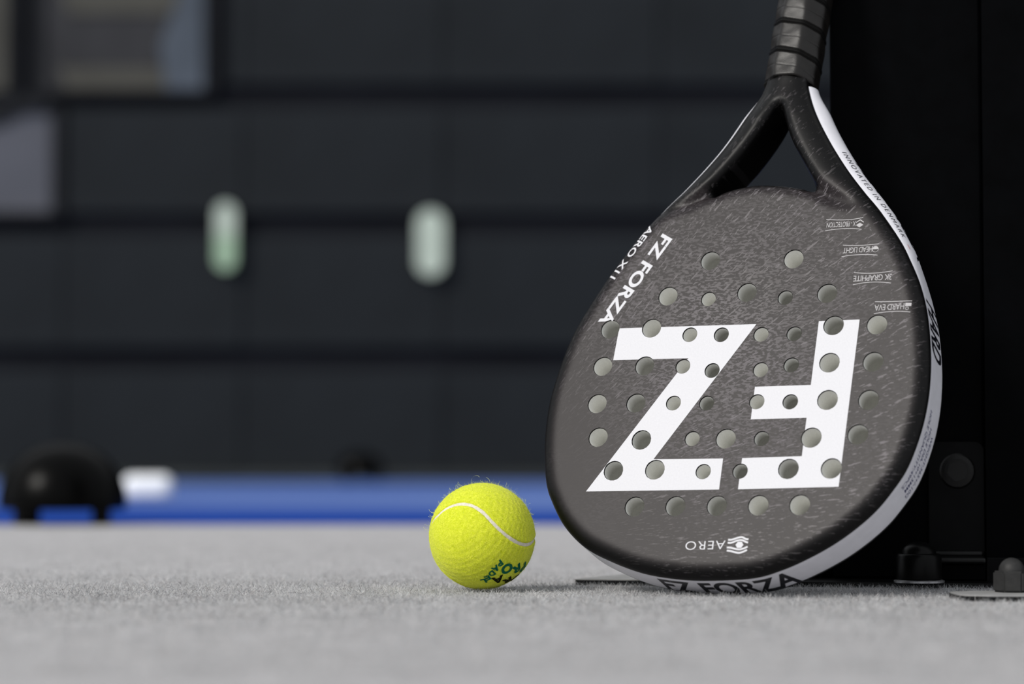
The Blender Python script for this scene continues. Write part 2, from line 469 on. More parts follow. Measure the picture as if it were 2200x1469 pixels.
def window(name, px, label):
    x0, x1, y0, y1 = px
    X0, X1, Z0, Z1 = fx(x0), fx(x1), fz(y1), fz(y0)
    root = tag(empty(name, ((X0 + X1) / 2, WALL_Y + 0.02, Z0)), label, kind='structure')
    w, h = X1 - X0, Z1 - Z0
    t = 0.05
    for nm, bx, lo in (('frame_post', (t, 0.06, h), (-w / 2 + t / 2, 0, 0)), ('frame_post', (t, 0.06, h), (w / 2 - t / 2, 0, 0)),
                       ('frame_rail', (w - 2 * t, 0.06, 0.03), (0, 0, 0)), ('frame_rail', (w - 2 * t, 0.06, 0.03), (0, 0, h - 0.03))):
        q = link(nm, bm_mesh(nm, box_bm(*bx, 0.004, 1)), M['win_frame'], root); q.location = lo
    return root, w, h


def wpart(root, name, pts, y0, y1, m):
    """upright slab in the window: pts in (x,z)"""
    me = prism_mesh(name, pts, y0, y1)
    me.transform(Matrix(((1, 0, 0, 0), (0, 0, 1, 0), (0, 1, 0, 0), (0, 0, 0, 1))))
    me.flip_normals()
    return link(name, me, m, root)


r1, w, h = window('window_1', W1, 'upper far window with beige blind slats and a blue grey curtain')
cx = (fx(W1[0]) + fx(W1[1])) / 2; zb = fz(W1[3])
wpart(r1, 'pane', [(-w / 2 + .05, .03), (w / 2 - .05, .03), (w / 2 - .05, h - .03), (-w / 2 + .05, h - .03)], 0.0, 0.012, M['pane_grey'])
for a, b_ in ((140, 192), (-30, 22)):
    wpart(r1, 'blind_slat', [(fx(140) - cx, fz(b_) - zb), (fx(405) - cx, fz(b_) - zb), (fx(405) - cx, fz(a) - zb), (fx(118) - cx, fz(a) - zb)], -0.012, -0.002, M['blind'])
wpart(r1, 'curtain', [(fx(338) - cx, fz(92) - zb), (fx(352) - cx, fz(190) - zb), (fx(432) - cx, fz(190) - zb), (fx(432) - cx, fz(-50) - zb), (fx(380) - cx, fz(-20) - zb)], -0.03, -0.014, M['curtain'])
r0, w, h = window('window_2', W0, 'upper far window at the left photo edge with grey panes')
wpart(r0, 'pane', [(-w / 2 + .05, .03), (w / 2 - .05, .03), (w / 2 - .05, h - .03), (-w / 2 + .05, h - .03)], 0.0, 0.012, M['blind'])
r2, w, h = window('window_3', W2, 'lower far window at the left photo edge with a slanting shade')
cx = (fx(W2[0]) + fx(W2[1])) / 2; zb = fz(W2[3])
wpart(r2, 'pane', [(-w / 2 + .05, .03), (w / 2 - .05, .03), (w / 2 - .05, h - .03), (-w / 2 + .05, h - .03)], 0.0, 0.012, M['pane_blue'])
wpart(r2, 'shade', [(fx(-260) - cx, fz(330) - zb), (fx(0) - cx, fz(262) - zb), (fx(112) - cx, fz(205) - zb), (fx(112) - cx, fz(236) - zb + .1), (fx(-260) - cx, h - .03)], -0.014, -0.002, M['win_frame'])


def wall_lamp(px, py, wpx, hpx, m, label, m2=None):
    root = tag(empty('wall_lamp', (fx(px), WALL_Y - 0.005, fz(py + hpx / 2))), label, 'lamp', 'lit wall lamps on the far facade')
    w, h = wpx * PXM, hpx * PXM
    pts = [(w / 2 * math.cos(a), w / 2 * math.sin(a) + (h - w / 2 if math.sin(a) >= 0 else w / 2)) for a in np.linspace(0, 2 * math.pi, 40, endpoint=False)]
    hp = [(x * 1.12, (z - h / 2) * 1.06 + h / 2) for x, z in pts]
    wpart(root, 'housing', hp, 0.0, 0.03, M['win_frame'])
    if m2 is None:
        wpart(root, 'diffuser', pts, -0.05, 0.0, m)
    else:
        wpart(root, 'diffuser', [p for p in pts if p[1] >= h / 2] + [(-w / 2, h / 2), (w / 2, h / 2)], -0.05, 0.0, m2)
        lo = [p for p in pts if p[1] < h / 2]
        wpart(root, 'diffuser', [(-w / 2, h / 2)] + lo + [(w / 2, h / 2)], -0.05, 0.0, m)
    return root


wall_lamp(484, 508, 42, 142, M['lamp_green'], 'greenish lit wall lamp on the far facade, narrower and nearer the windows', M['lamp_white'])
wall_lamp(925, 522, 60, 140, M['lamp_white'], 'wider pale green lit wall lamp on the far facade, nearer the racket')


# ------------------------------------------------------------------ domed floor fixtures and small white thing
def dome(x, y, s, label, feet=True):
    root = tag(empty('domed_floor_fixture', (x, y, 0)), label, 'floor fixture', 'black domed floor fixtures')
    root.scale = (s, s, s)
    prof = [(0.076, 0.019), (0.083, 0.021), (0.084, 0.027)]
    for k in range(1, 15):
        a = k / 14 * math.pi / 2
        prof.append((max(0.084 * math.cos(a) ** 0.9, 0.001), 0.027 + 0.081 * math.sin(a)))
    link('dome', lathe_mesh('dome', prof, 56), M['dome_black'], root, True)
    for dx, r in ((-0.0435, 0.0175), (0.054, 0.0125)):
        f = link('foot', lathe_mesh('foot', [(r * .95, 0), (r, 0.002), (r, 0.021)], 24), M['black_plastic'], root)
        f.location = (dx, -0.02, 0)
    return root


dome(-0.593, 3.2, 1.0, 'black domed fixture on two feet at the edge of the blue turf')
dome(-0.665, 10.6, 1.28, 'small blurred black domed fixture far off by the facade')
wb = tag(link('white_block', bm_mesh('white_block', box_bm(0.112, 0.06, 0.056, 0.02, 4)), M['white_plastic'], None, True), 'bright white rounded block lying on the blue turf', 'block')
wb.location = (-0.842, 5.6, -0.001)

# ------------------------------------------------------------------ black post, base plate, bracket, bolts
YAW = math.radians(-10)
e1 = Vector((math.cos(YAW), math.sin(YAW), 0)); e2 = Vector((-math.sin(YAW), math.cos(YAW), 0))
PA = Vector((0.1323 * 1.6055, 1.6055, 0))     # front left foot of the post


def S(a, b, z=0): return PA + e1 * a + e2 * b + Vector((0, 0, z))


def sbox(name, a0, a1, b0, b1, z0, z1, m, bevel=0.0012, parent=None, seg=2):
    o = link(name, bm_mesh(name, box_bm(a1 - a0, b1 - b0, z1 - z0, bevel, seg)), m)
    p = S((a0 + a1) / 2, (b0 + b1) / 2, z0)
    if parent is None:
        o.location = p; o.rotation_euler.z = YAW
    else:
        o.parent = parent
        o.location = Vector((((a0 + a1) / 2), ((b0 + b1) / 2), z0)) - parent['off']
    return o


post = empty('steel_post', S(0.05, 0.05, 0.0028)); post.rotation_euler.z = YAW
tag(post, 'tall black steel post the racket handle leans on', 'post')
OFF = Vector((0.05, 0.05, 0.0028))


def ppart(name, a0, a1, b0, b1, z0, z1, m, bevel=0.0012):
    o = link(name, bm_mesh(name, box_bm(a1 - a0, b1 - b0, z1 - z0, bevel, 2)), m, post)
    o.location = Vector(((a0 + a1) / 2, (b0 + b1) / 2, z0)) - OFF
    return o


ppart('tube', 0, 0.0995, 0, 0.10, 0.0024, 2.6, M['black_steel'], 0.002)
ppart('base_block', -0.055, -0.0002, 0.012, 0.09, 0.0024, 0.030, M['black_steel'], 0.002)
# ground plate with a clipped corner
bp_pts = [(-0.165, -0.049), (-0.157, -0.0505), (0.115, -0.0505), (0.115, 0.16), (-0.105, 0.16)]
plate = empty('base_plate', S(0.05, 0.05, -0.001)); plate.rotation_euler.z = YAW
tag(plate, 'black steel base plate with a light grey corner under post and racket', 'plate')
link('plate_body', prism_mesh('plate_body', [(a - OFF.x, b - OFF.y) for a, b in bp_pts], 0.0, 0.0034), M['black_plate'], plate)
sh = link('shim_plate', prism_mesh('shim_plate', [(a - OFF.x, b - OFF.y) for a, b in [(-0.166, -0.0485), (-0.09, -0.0485), (-0.09, 0.12), (-0.118, 0.12)]], 0.0034, 0.0040), M['grey_plate'], plate)
sh['label'] = 'light grey thin steel corner'
# angle bracket: rounded upright leg with hex bolt, bend, foot
br = empty('bracket', (0, 0, 0)); br.parent = post


def rounded_leg(a0, a1, z0, z1, r):
    pts = [(a0, z0), (a1, z0)]
    for k in range(9):
        t = k / 8 * math.pi / 2
        pts.append((a1 - r + r * math.cos(t), z1 - r + r * math.sin(t)))
    for k in range(9):
        t = math.pi / 2 + k / 8 * math.pi / 2
        pts.append((a0 + r + r * math.cos(t), z1 - r + r * math.sin(t)))
    return pts


leg_pts = rounded_leg(0.063, 0.0985, 0.0195, 0.0925, 0.006)
lm_ = prism_mesh('bracket_leg', [(a - OFF.x, z - OFF.z) for a, z in leg_pts], -0.005, 0.0)
lm_.transform(Matrix(((1, 0, 0, 0), (0, 0, 1, -OFF.y), (0, 1, 0, 0), (0, 0, 0, 1)))); lm_.flip_normals()
link('bracket_leg', lm_, M['bracket'], br)
# foot plate in front of the post, raised on the base plate
ftp = ppart('bracket_foot', 0.058, 0.0990, -0.026, 0.0, 0.0135, 0.0178, M['bolt'], 0.0016)
ftr = ppart('bracket_bend', 0.063, 0.0985, -0.0085, -0.001, 0.0172, 0.0215, M['bolt'], 0.0018)
for o in (ftp, ftr):
    o.parent = br
spc = ppart('spacer_block', 0.058, 0.0990, -0.020, 0.0, 0.0026, 0.0136, M['black_steel'], 0.001); spc.parent = br
# hex bolt with flange washer on the bracket leg
hb = empty('hex_bolt', (0.0815 - OFF.x, -0.005 - OFF.y, 0.0735 - OFF.z)); hb.parent = br
hb.rotation_euler = (math.radians(90), 0, 0)
wsh = lathe_mesh('washer', [(0.0115, -0.001), (0.0115, 0.0012), (0.0105, 0.0022), (0.008, 0.0024)], 40)
wo = link('washer', wsh, M['bolt'], br, False)
wo.location = hb.location; wo.rotation_euler = hb.rotation_euler
hx = bmesh.new()
bmesh.ops.create_cone(hx, cap_ends=True, segments=6, radius1=0.0075, radius2=0.0075, depth=0.007)
bmesh.ops.bevel(hx, geom=hx.edges[:], offset=0.0007, segments=2, affect='EDGES')
ho = link('bolt_head', bm_mesh('bolt_head', hx), M['bolt'], br)
ho.location = hb.location + Vector((0, -0.0045, 0)); ho.rotation_euler = (math.radians(90), math.radians(12), 0)
bpy.data.objects.remove(hb)


def bolt_cap(loc, rb, hb_, rd, hd, m, label, hexa=False, washer=True):
    root = tag(empty('bolt_cap', loc), label, 'bolt cap', 'plastic bolt caps on the floor plates')
    if washer:
        link('washer', lathe_mesh('washer', [(rb * 1.12, 0), (rb * 1.12, 0.0012), (rb * 1.05, 0.0017)], 48), M['zinc'], root)
    z0 = 0.0017 if washer else 0.0
    if hexa:
        bm = bmesh.new()
        bmesh.ops.create_cone(bm, cap_ends=True, segments=6, radius1=rb, radius2=rb, depth=hb_)
        bmesh.ops.translate(bm, vec=(0, 0, z0 + hb_ / 2), verts=bm.verts)
        bmesh.ops.bevel(bm, geom=bm.edges[:], offset=0.0012, segments=2, affect='EDGES')
        bo = link('body', bm_mesh('body', bm), m, root); bo.rotation_euler.z = math.radians(22)
    else:
        link('body', lathe_mesh('body', [(rb * .99, z0), (rb, z0 + .001), (rb, z0 + hb_ - .003), (rb * .96, z0 + hb_ - .001), (rb * .9, z0 + hb_)], 48), m, root, True)
    prof = [(rd, z0 + hb_ - 0.0005), (rd, z0 + hb_)] + [(max(rd * math.cos(t), 0.0006), z0 + hb_ + hd * math.sin(t)) for t in np.linspace(0.1, math.pi / 2, 12)]
    link('dome', lathe_mesh('dome', prof, 40), m, root, True)
    return root


bolt_cap((0.2570, 1.532, 0.0034), 0.0142, 0.0165, 0.0108, 0.0076, M['black_plastic'], 'glossy black round bolt cap with bright washer behind the racket rim')
# nearer loose floor plate with its grey worn cap nut, at the right photo edge
fp_pts = [(0.0, 0.0), (0.004, -0.010), (0.016, -0.018), (0.14, -0.024), (0.14, 0.05), (0.014, 0.046), (0.003, 0.038), (0, 0.03)]
fpo = tag(link('floor_plate', prism_mesh('floor_plate', [(x, y * 0.8) for x, y in fp_pts], -0.001, 0.0026), [M['grey_plate']]), 'thin steel floor plate under the grey cap nut at the right edge', 'plate')
fpo.location = (0.2585, 1.408, 0)
edge = link('plate_edge', prism_mesh('plate_edge', [((x - .07) * 1.008 + .07, (y * .8 - .012) * 1.02 + .012) for x, y in fp_pts], -0.001, 0.0019), M['black_plate'], fpo)
bolt_cap((0.2945, 1.430, 0.0026), 0.0112, 0.0125, 0.0076, 0.0077, M['grey_plastic'], 'worn grey hexagonal cap nut nearest the camera at the right edge', True, False)
# dark glazed court wall to the right of the post
gw = empty('glass_wall', S(0.25, -0.008, 0.0024)); gw.rotation_euler.z = YAW
gw.name = 'glazed_panel'
tag(gw, 'dark glazed wall panel in black frame right of the post', 'wall panel')
for nm, bx, lo, m in (('base_rail', (1.65, 0.05, 0.0152), (0.6745, 0.012, 0), M['bracket']), ('frame_post', (0.0608, 0.05, 2.5), (-0.1200, 0.02, 0.0152), M['black_steel']), ('bottom_rail', (1.6, 0.05, 0.03), (0.70, 0.02, 0.0152), M['black_steel']),
                      ('pane', (1.6, 0.012, 2.4), (0.70, 0.02, 0.045), M['dark_glass']), ('top_rail', (1.6, 0.05, 0.05), (0.70, 0.02, 2.445), M['black_steel'])):
    o = link(nm, bm_mesh(nm, box_bm(*bx, 0.0003, 1)), m, gw); o.location = lo

# ------------------------------------------------------------------ racket
RO = Vector((0.134422, 1.469897, 0.116568))
RU = Vector((0.892586, -0.450878, 0)); RV = Vector((0.164515, 0.325684, 0.931056)); RN = Vector((-0.419792, -0.831047, 0.364877))
BU, BV, BW = -4.9, -112.9, -31.0            # contact point with the turf, racket millimetres
THICK = 38.0
rk = empty('padel_racket', RO + RU * BU * .001 + RV * BV * .001 + RN * BW * .001)
rk.rotation_euler = Matrix((RU, RV, RN)).transposed().to_euler()
tag(rk, 'black padel racket with white FZ logo standing on its head against the post', 'racket')


def loc(p2, w):
    p2 = np.asarray(p2, float); w = np.broadcast_to(np.asarray(w, float), (len(p2),))
    return np.c_[(p2[:, 0] - BU), (p2[:, 1] - BV), (w - BW)] * 0.001


outline_pts = [(12.5, 246), (13.5, 236), (15.6, 228), (17.3, 221.2), (22.4, 208.2), (29.1, 194.5), (37.0, 180.9), (44.4, 169.4), (54.0, 155.8), (65.6, 141.3), (76.8, 128.1),
               (91.8, 107.3), (99.8, 93.1), (106.9, 78.5), (112.1, 64.1), (115.7, 49.6), (118.5, 33.1), (119.9, 19.3), (120.3, 3.7), (119.0, -12.8),
               (115.9, -29.0), (111.5, -43.2), (105.0, -55.2), (96.7, -67.4), (86.1, -78.4), (73.4, -88.7), (58.8, -97.8), (42.8, -105.6), (25.1, -111.0),
               (-4.9, -113.1), (-25.4, -112.3), (-46.5, -109.1), (-68.4, -102.0), (-86.5, -93.6), (-102.0, -80.9), (-113.0, -65.7), (-119.8, -52.0), (-125.2, -28.4),
               (-127.0, -3.0), (-124.9, 19.4), (-118.5, 48.4), (-105.7, 77.5), (-93.2, 100.2), (-79.2, 122.0), (-67.0, 136.8), (-55.6, 149.2), (-42.3, 165.8),
               (-31.8, 181.0), (-22.0, 199.0), (-14.8, 214.5), (-12.6, 223), (-11.6, 229), (-9.5, 236), (-8.5, 246)]
OUT = catmull(outline_pts, 520)
throat_pts = [(1.2, 207.5), (4.0, 203.0), (7.3, 194.0), (11.0, 184.9), (15.1, 177.0), (22.9, 164.1), (29.3, 153.7), (31.2, 149.2), (30.2, 145.6), (22.1, 146.5),
              (12.5, 148.4), (-0.2, 149.8), (-10.0, 149.8), (-22.0, 147.9), (-29.5, 145.6), (-34.0, 144.2), (-36.5, 146.2), (-34.8, 150.5), (-26.6, 162.0), (-18.4, 173.0), (-9.9, 187.0), (-4.0, 198.5), (-1.2, 204.5)]
THR = catmull(throat_pts, 170)
HL = [(-28.7, 95.5), (26.8, 94.4), (-53.9, 71.8), (-0.9, 72.5), (51.6, 70.0), (-90.2, 50.0), (-61.7, 49.9), (58.3, 48.4), (85.6, 48.2), (-91.2, 24.4), (-62.4, 24.1), (58.7, 23.8), (86.0, 23.8),
      (-90.8, -1.0), (-64.4, -1.0), (60.4, -0.5), (86.0, -0.8), (-86.4, -23.6), (-56.8, -25.6), (-1.3, -25.0), (53.2, -24.7), (81.9, -22.8), (-72.3, -45.9), (-44.7, -45.2), (41.4, -44.6), (68.1, -44.3),
      (-54.5, -69.2), (-27.7, -68.7), (-0.9, -68.2), (25.4, -67.7), (51.3, -67.2)]
HS = [(-26.1, 68.9), (24.8, 68.1), (-35.0, 44.7), (-13.9, 44.1), (12.2, 43.7), (33.7, 43.5), (-36.5, 23.3), (-16.6, 20.1), (15.1, 20.1), (34.5, 22.8), (-39.1, -1.3), (-17.1, -1.6), (15.5, -1.1),
      (37.0, -1.4), (-23.2, -24.9), (21.8, -25.1), (-12.8, -46.4), (10.9, -46.1)]
HOLES = [(u, v, 6.5) for u, v in HL] + [(u, v, 4.95) for u, v in HS]
GROOVES = [np.array([(31.0, 146.5), (45.0, 136.5), (59.0, 128.5)]), np.array([(-36.0, 146.0), (-50.0, 137.0), (-66.0, 129.5)])]


def smooth01(x): x = np.clip(x, 0, 1); return x * x * (3 - 2 * x)


def front_w(p, d_out=None, d_in=None):
    """height of the front surface (mm, 0 = flat face)"""
    p = np.asarray(p, float)
    if d_out is None: d_out = seg_dist(p, OUT)
    if d_in is None: d_in = seg_dist(p, THR)
    v = p[:, 1]
    arm = smooth01((v - 118) / 55)
    s = 10.5 + 4.5 * arm - 5.0 * smooth01((v - 205) / 25)
    q = np.clip(1 - d_out / s, 0, 1)
    w = -7.0 * (1 - np.sqrt(np.maximum(1 - q ** 2.2, 0)))
    w -= 1.6 * arm * smooth01(1 - d_out / (s + 6)) * (d_out > 0) * smooth01(d_out / 3.0)
    s2 = 6.0 + 3.0 * smooth01((158 - v) / 14)
    q2 = np.clip(1 - d_in / s2, 0, 1)
    w -= 7.5 * (1 - np.sqrt(np.maximum(1 - q2 ** 2.0, 0)))
    w -= 4.3 * smooth01((v - 196) / 34) + 2.0 * smooth01((v - 228) / 8)
    for G in GROOVES:
        dg = seg_dist(p, G, False)
        along = smooth01((p[:, 1] - G[-1, 1] + 4) / (G[0, 1] - G[-1, 1] + 2))
        w -= 5.0 * along * np.exp(-(dg / 4.2) ** 2)
    return np.maximum(w, -16.0)


def circle(c, r, n): return np.array([(c[0] + r * math.cos(2 * math.pi * i / n), c[1] + r * math.sin(2 * math.pi * i / n)) for i in range(n)])


# --- head shell: front and back skins + throat wall
hole_loops = [circle(h, h[2], 36 if h[2] > 6 else 28) for h in HOLES]
gx, gy = np.meshgrid(np.arange(-130, 124, 2.3), np.arange(-115, 246, 2.0))
gx = gx + (np.arange(gy.shape[0]) % 2)[:, None] * 1.15
pts = np.c_[gx.ravel(), gy.ravel()]
pts = pts[inside(pts, OUT) & ~inside(pts, THR)]
do, di = seg_dist(pts, OUT), seg_dist(pts, THR)
keep = (do > 5.6) & (di > 3.2)
for (hu, hv, hr) in HOLES: keep &= np.hypot(pts[:, 0] - hu, pts[:, 1] - hv) > hr + 0.9
pts = pts[keep]
rings = []
for L, ds in ((OUT, (0.15, 0.5, 1.1, 2.0, 3.1, 4.4)), (THR, (0.2, 0.6, 1.3, 2.2))):
    tg = np.roll(L, -1, 0) - np.roll(L, 1, 0); tg /= np.linalg.norm(tg, axis=1)[:, None]
    nn = np.c_[tg[:, 1], -tg[:, 0]]
    ins = inside(L + nn * 0.5, L)
    if L is OUT: nn = np.where(ins[:, None], nn, -nn)
    else: nn = np.where(ins[:, None], -nn, nn)
    for d in ds:
        q = L + nn * d
        ok = (np.minimum(seg_dist(q, OUT), 99) > (d * .93 if L is OUT else 1.5)) & (seg_dist(q, THR) > (d * .93 if L is THR else 1.5))
        rings.append(q[ok])
allp = np.vstack([pts] + rings)
V2, F2 = cdt(allp, [OUT, THR] + hole_loops)
cen = V2[F2].mean(1)
ok = inside(cen, OUT) & ~inside(cen, THR)
for (hu, hv, hr) in HOLES: ok &= np.hypot(cen[:, 0] - hu, cen[:, 1] - hv) > hr * 0.985
F2 = F2[ok]
a, b_, c_ = V2[F2[:, 0]], V2[F2[:, 1]], V2[F2[:, 2]]
area = (b_[:, 0] - a[:, 0]) * (c_[:, 1] - a[:, 1]) - (b_[:, 1] - a[:, 1]) * (c_[:, 0] - a[:, 0])
F2[area < 0] = F2[area < 0][:, ::-1]
F2 = F2[np.abs(area) > 1e-6]
DO, DI = seg_dist(V2, OUT), seg_dist(V2, THR)
WF = front_w(V2, DO, DI)


def boundary_w(L): return front_w(L, None, None)


nv = len(V2)
Vf = loc(V2, WF); Vb = loc(V2, -THICK - WF)
parts_v = [Vf, Vb]; faces = [F2, F2[:, ::-1] + nv]
# throat wall
wt = front_w(THR); n_t = len(THR); base = 2 * nv
lv = []
for k in range(5):
    t = k / 4
    lv.append(loc(THR, wt * (1 - t) + (-THICK - wt) * t))
parts_v += lv
quad = []
for k in range(4):
    for i in range(n_t):
        p, q = base + k * n_t + i, base + k * n_t + (i + 1) % n_t
        quad.append((p, p + n_t, q + n_t)); quad.append((p, q + n_t, q))
# frame wall under the band
n_o = len(OUT); wo_ = front_w(OUT); base2 = base + 5 * n_t
parts_v += [loc(OUT, wo_), loc(OUT, -THICK - wo_)]
for i in range(n_o):
    p, q = base2 + i, base2 + (i + 1) % n_o
    quad.append((p, q + n_o, p + n_o)); quad.append((p, q, q + n_o))
head_me = npmesh('head', np.vstack(parts_v), np.vstack(faces + [np.array(quad)]))
bm = bmesh.new(); bm.from_mesh(head_me)
bmesh.ops.remove_doubles(bm, verts=bm.verts, dist=1e-6)
bmesh.ops.recalc_face_normals(bm, faces=bm.faces)
bm.to_mesh(head_me); bm.free()
co = np.zeros(len(head_me.vertices) * 3, np.float32); head_me.vertices.foreach_get('co', co); co = co.reshape(-1, 3)
p2 = co[:, :2] * 1000 + np.array([BU, BV])
rimd = np.minimum(seg_dist(p2, OUT), 2.0 * seg_dist(p2, THR) + 2.0) * 0.001
rimd *= 1 - 0.62 * smooth01((p2[:, 1] - 138) / 22)
at = head_me.attributes.new('rim_distance', 'FLOAT', 'POINT'); at.data.foreach_set('value', rimd.astype(np.float32))
head = link('head', head_me, M['face'], rk, True)
head['label'] = 'black head with warm grey flecked face'

# --- white band around the edge
tg = np.roll(OUT, -1, 0) - np.roll(OUT, 1, 0); tg /= np.linalg.norm(tg, axis=1)[:, None]
NRM = np.c_[tg[:, 1], -tg[:, 0]]
if inside(OUT + NRM * 0.5, OUT).mean() > .5: NRM = -NRM
ARC = np.r_[0, np.cumsum(np.linalg.norm(np.roll(OUT, -1, 0) - OUT, axis=1))]
wB = front_w(OUT)
sel = [i for i in range(n_o) if OUT[i, 1] < 223.5]
start = next(k for k in range(len(sel)) if (sel[k] - sel[k - 1]) % n_o != 1)
sel = sel[start:] + sel[:start]
BT = np.r_[0, 0.02, 0.06, np.linspace(0.12, 0.88, 11), 0.94, 0.98, 1]
NB = len(BT)


def bulge(v):
    """the arms swell outwards between front and back edge"""
    return float(6.7 * smooth01(np.array((v - 50) / 98)) - 3.0 * smooth01(np.array((v - 200) / 24)))


V, F = [], []
for i in sel:
    top = wB[i]; bot = -THICK - top; h_ = top - bot
    rowp = []
    bl = bulge(OUT[i, 1])
    for t in BT:
        rowp.append(loc([OUT[i] + NRM[i] * (0.02 + 0.2 * min(1, 12 * min(t, 1 - t)) + bl * math.sin(math.pi * t) ** 0.75)], top - 0.35 - t * (h_ - 0.7))[0])
    V += rowp
for k in range(len(sel) - 1):
    for j in range(NB - 1):
        F.append((k * NB + j, k * NB + j + 1, (k + 1) * NB + j + 1, (k + 1) * NB + j))
bm = bmesh.new(); me = pymesh('edge_band', V, F); bm.from_mesh(me); bmesh.ops.recalc_face_normals(bm, faces=bm.faces); bm.to_mesh(me); bm.free()
# make sure the strip faces outwards
pf = me.polygons[0]; ctr = me.vertices[pf.vertices[0]].co
ob = OUT[sel[0]]; nb_ = NRM[sel[0]]
if pf.normal.x * nb_[0] + pf.normal.y * nb_[1] < 0: me.flip_normals()
band = link('edge_band', me, M['band_white'], rk, True)
band['label'] = 'white band around the racket edge'

# --- hole linings: dark skin edge, pale foam wall
# some run straight, others get an added inner flare to deepen their shade
FLARED = {(-28.7, 95.5), (-0.9, 72.5), (51.6, 70.0), (-90.2, 50.0), (58.3, 48.4), (-62.4, 24.1), (86.0, 23.8), (-64.4, -1.0), (86.0, -0.8), (-56.8, -25.6), (81.9, -22.8),
          (-72.3, -45.9), (41.4, -44.6), (-54.5, -69.2), (-27.7, -68.7), (-0.9, -68.2), (24.8, 68.1), (-13.9, 44.1), (33.7, 43.5), (-16.6, 20.1), (34.5, 22.8), (-17.1, -1.6), (37.0, -1.4), (21.8, -25.1), (10.9, -46.1)}
for rad in (6.5, 4.95):
    for flared in (False, True):
        n = 36 if rad > 6 else 28
        r1_ = rad - 0.32
        prof = [(rad, 0.0, 0), (rad - 0.05, -0.5, 0), (rad - 0.30, -0.75, 0), (r1_, -0.8, 1)]
        if flared:
            z1_ = 1.6 * rad
            prof += [(r1_, -z1_, 1), (r1_ + 0.9, -z1_ - 0.8, 1), (r1_ + 2.3, -z1_ - 4.0, 1), (r1_ + 2.3, -30.0, 1), (r1_, -34.0, 1)]
        else:
            prof += [(r1_, -19.0, 1)]
        prof += [(r1_, -37.2, 1), (rad - 0.05, -37.5, 0), (rad, -38.0, 0)]
        V, F, MI = [], [], []
        for r, w, _ in prof:
            V += [(r * math.cos(2 * math.pi * i / n) * .001, r * math.sin(2 * math.pi * i / n) * .001, w * .001) for i in range(n)]
        for j in range(len(prof) - 1):
            for i in range(n):
                F.append((j * n + i, (j + 1) * n + i, (j + 1) * n + (i + 1) % n, j * n + (i + 1) % n)); MI.append(1 if prof[j][2] and prof[j + 1][2] else 0)
        lme = pymesh('hole_lining', V, F)
        lme.materials.append(M['skin_edge']); lme.materials.append(M['foam'])
        lme.polygons.foreach_set('material_index', MI); lme.flip_normals()
        lme.polygons.foreach_set('use_smooth', [True] * len(F))
        for (hu, hv, hr) in HOLES:
            if abs(hr - rad) > 0.1 or ((hu, hv) in FLARED) != flared: continue
            o = bpy.data.objects.new('hole_lining', lme); COL.objects.link(o); o.parent = rk
            o.location = ((hu - BU) * .001, (hv - BV) * .001, (0 - BW) * .001)


# --- printed logo letters, cut by the holes
def print_poly(name, poly, m, lift=0.10, label=None):
    poly = np.array(poly, float)
    edge = []
    for p, q in zip(poly, np.roll(poly, -1, 0)):
        k = max(2, int(np.linalg.norm(q - p) / 3))
        edge += [p + (q - p) * t for t in np.linspace(0, 1, k, endpoint=False)]
    edge = np.array(edge)
    near = [h for h in HOLES if poly[:, 0].min() - 8 < h[0] < poly[:, 0].max() + 8 and poly[:, 1].min() - 8 < h[1] < poly[:, 1].max() + 8]
    Vp, Fp = cdt([], [edge] + [circle(h, h[2], 36 if h[2] > 6 else 28) for h in near])
    ce = Vp[Fp].mean(1); ok = inside(ce, poly)
    for h in near: ok &= np.hypot(ce[:, 0] - h[0], ce[:, 1] - h[1]) > h[2] * 0.985
    Fp = Fp[ok]
    A, B, Cc = Vp[Fp[:, 0]], Vp[Fp[:, 1]], Vp[Fp[:, 2]]
    ar = (B[:, 0] - A[:, 0]) * (Cc[:, 1] - A[:, 1]) - (B[:, 1] - A[:, 1]) * (Cc[:, 0] - A[:, 0])
    Fp[ar < 0] = Fp[ar < 0][:, ::-1]
    o = link(name, pymesh(name, loc(Vp, front_w(Vp) + lift), Fp), m, rk)
    if label: o['label'] = label
    return o


print_poly('printed_letter', [(-84.0, 50.4), (8.3, 50.7), (-46.7, -38.4), (-1.1, -37.9), (-0.9, -57.9), (-88.6, -59.6), (-33.6, 28.7), (-84.6, 28.5)], M['print_white'], label='large white letter Z')
print_poly('printed_letter', [(48.6, 51.5), (74.4, 51.8), (74.0, -55.8), (11.2, -57.7), (11.1, -37.7), (48.8, -36.5), (48.7, -11.9), (13.2, -12.6), (13.0, 8.8), (48.7, 9.4)], M['print_white'], label='large white letter F, upside down')


def print_text(name, s, p0, p1, cap, m, bold=0.0, lift=0.10, shear=0.0, cut=True, spacing=1.0, sub=0):
    """flat text on the face: baseline p0 -> p1 (racket mm), cap height in mm"""
    T, Fc = text_2d(s, bold, shear, spacing, sub)
    p0, p1 = np.array(p0, float), np.array(p1, float); r = p1 - p0; L_ = np.linalg.norm(r); r /= L_; up = np.array([-r[1], r[0]])
    P = p0 + T[:, :1] * L_ * r + T[:, 1:2] * cap * up
    if cut:
        Fa = np.array(Fc); ce = P[Fa].mean(1); okk = np.ones(len(Fa), bool)
        for h in HOLES: okk &= np.hypot(ce[:, 0] - h[0], ce[:, 1] - h[1]) > h[2] + 0.1
        Fc = Fa[okk]
    return link(name, pymesh(name, loc(P, front_w(P) + lift), Fc), m, rk)


print_text('printed_name', 'FZ FORZA', (-64.2, 116.2), (-99.6, 55.4), 8.6, M['print_white'], 0.030, sub=1)
print_text('printed_name', 'AERO X11', (-75.4, 123.5), (-97.4, 87.6), 5.4, M['print_white'], 0.018, lift=0.2, sub=1)


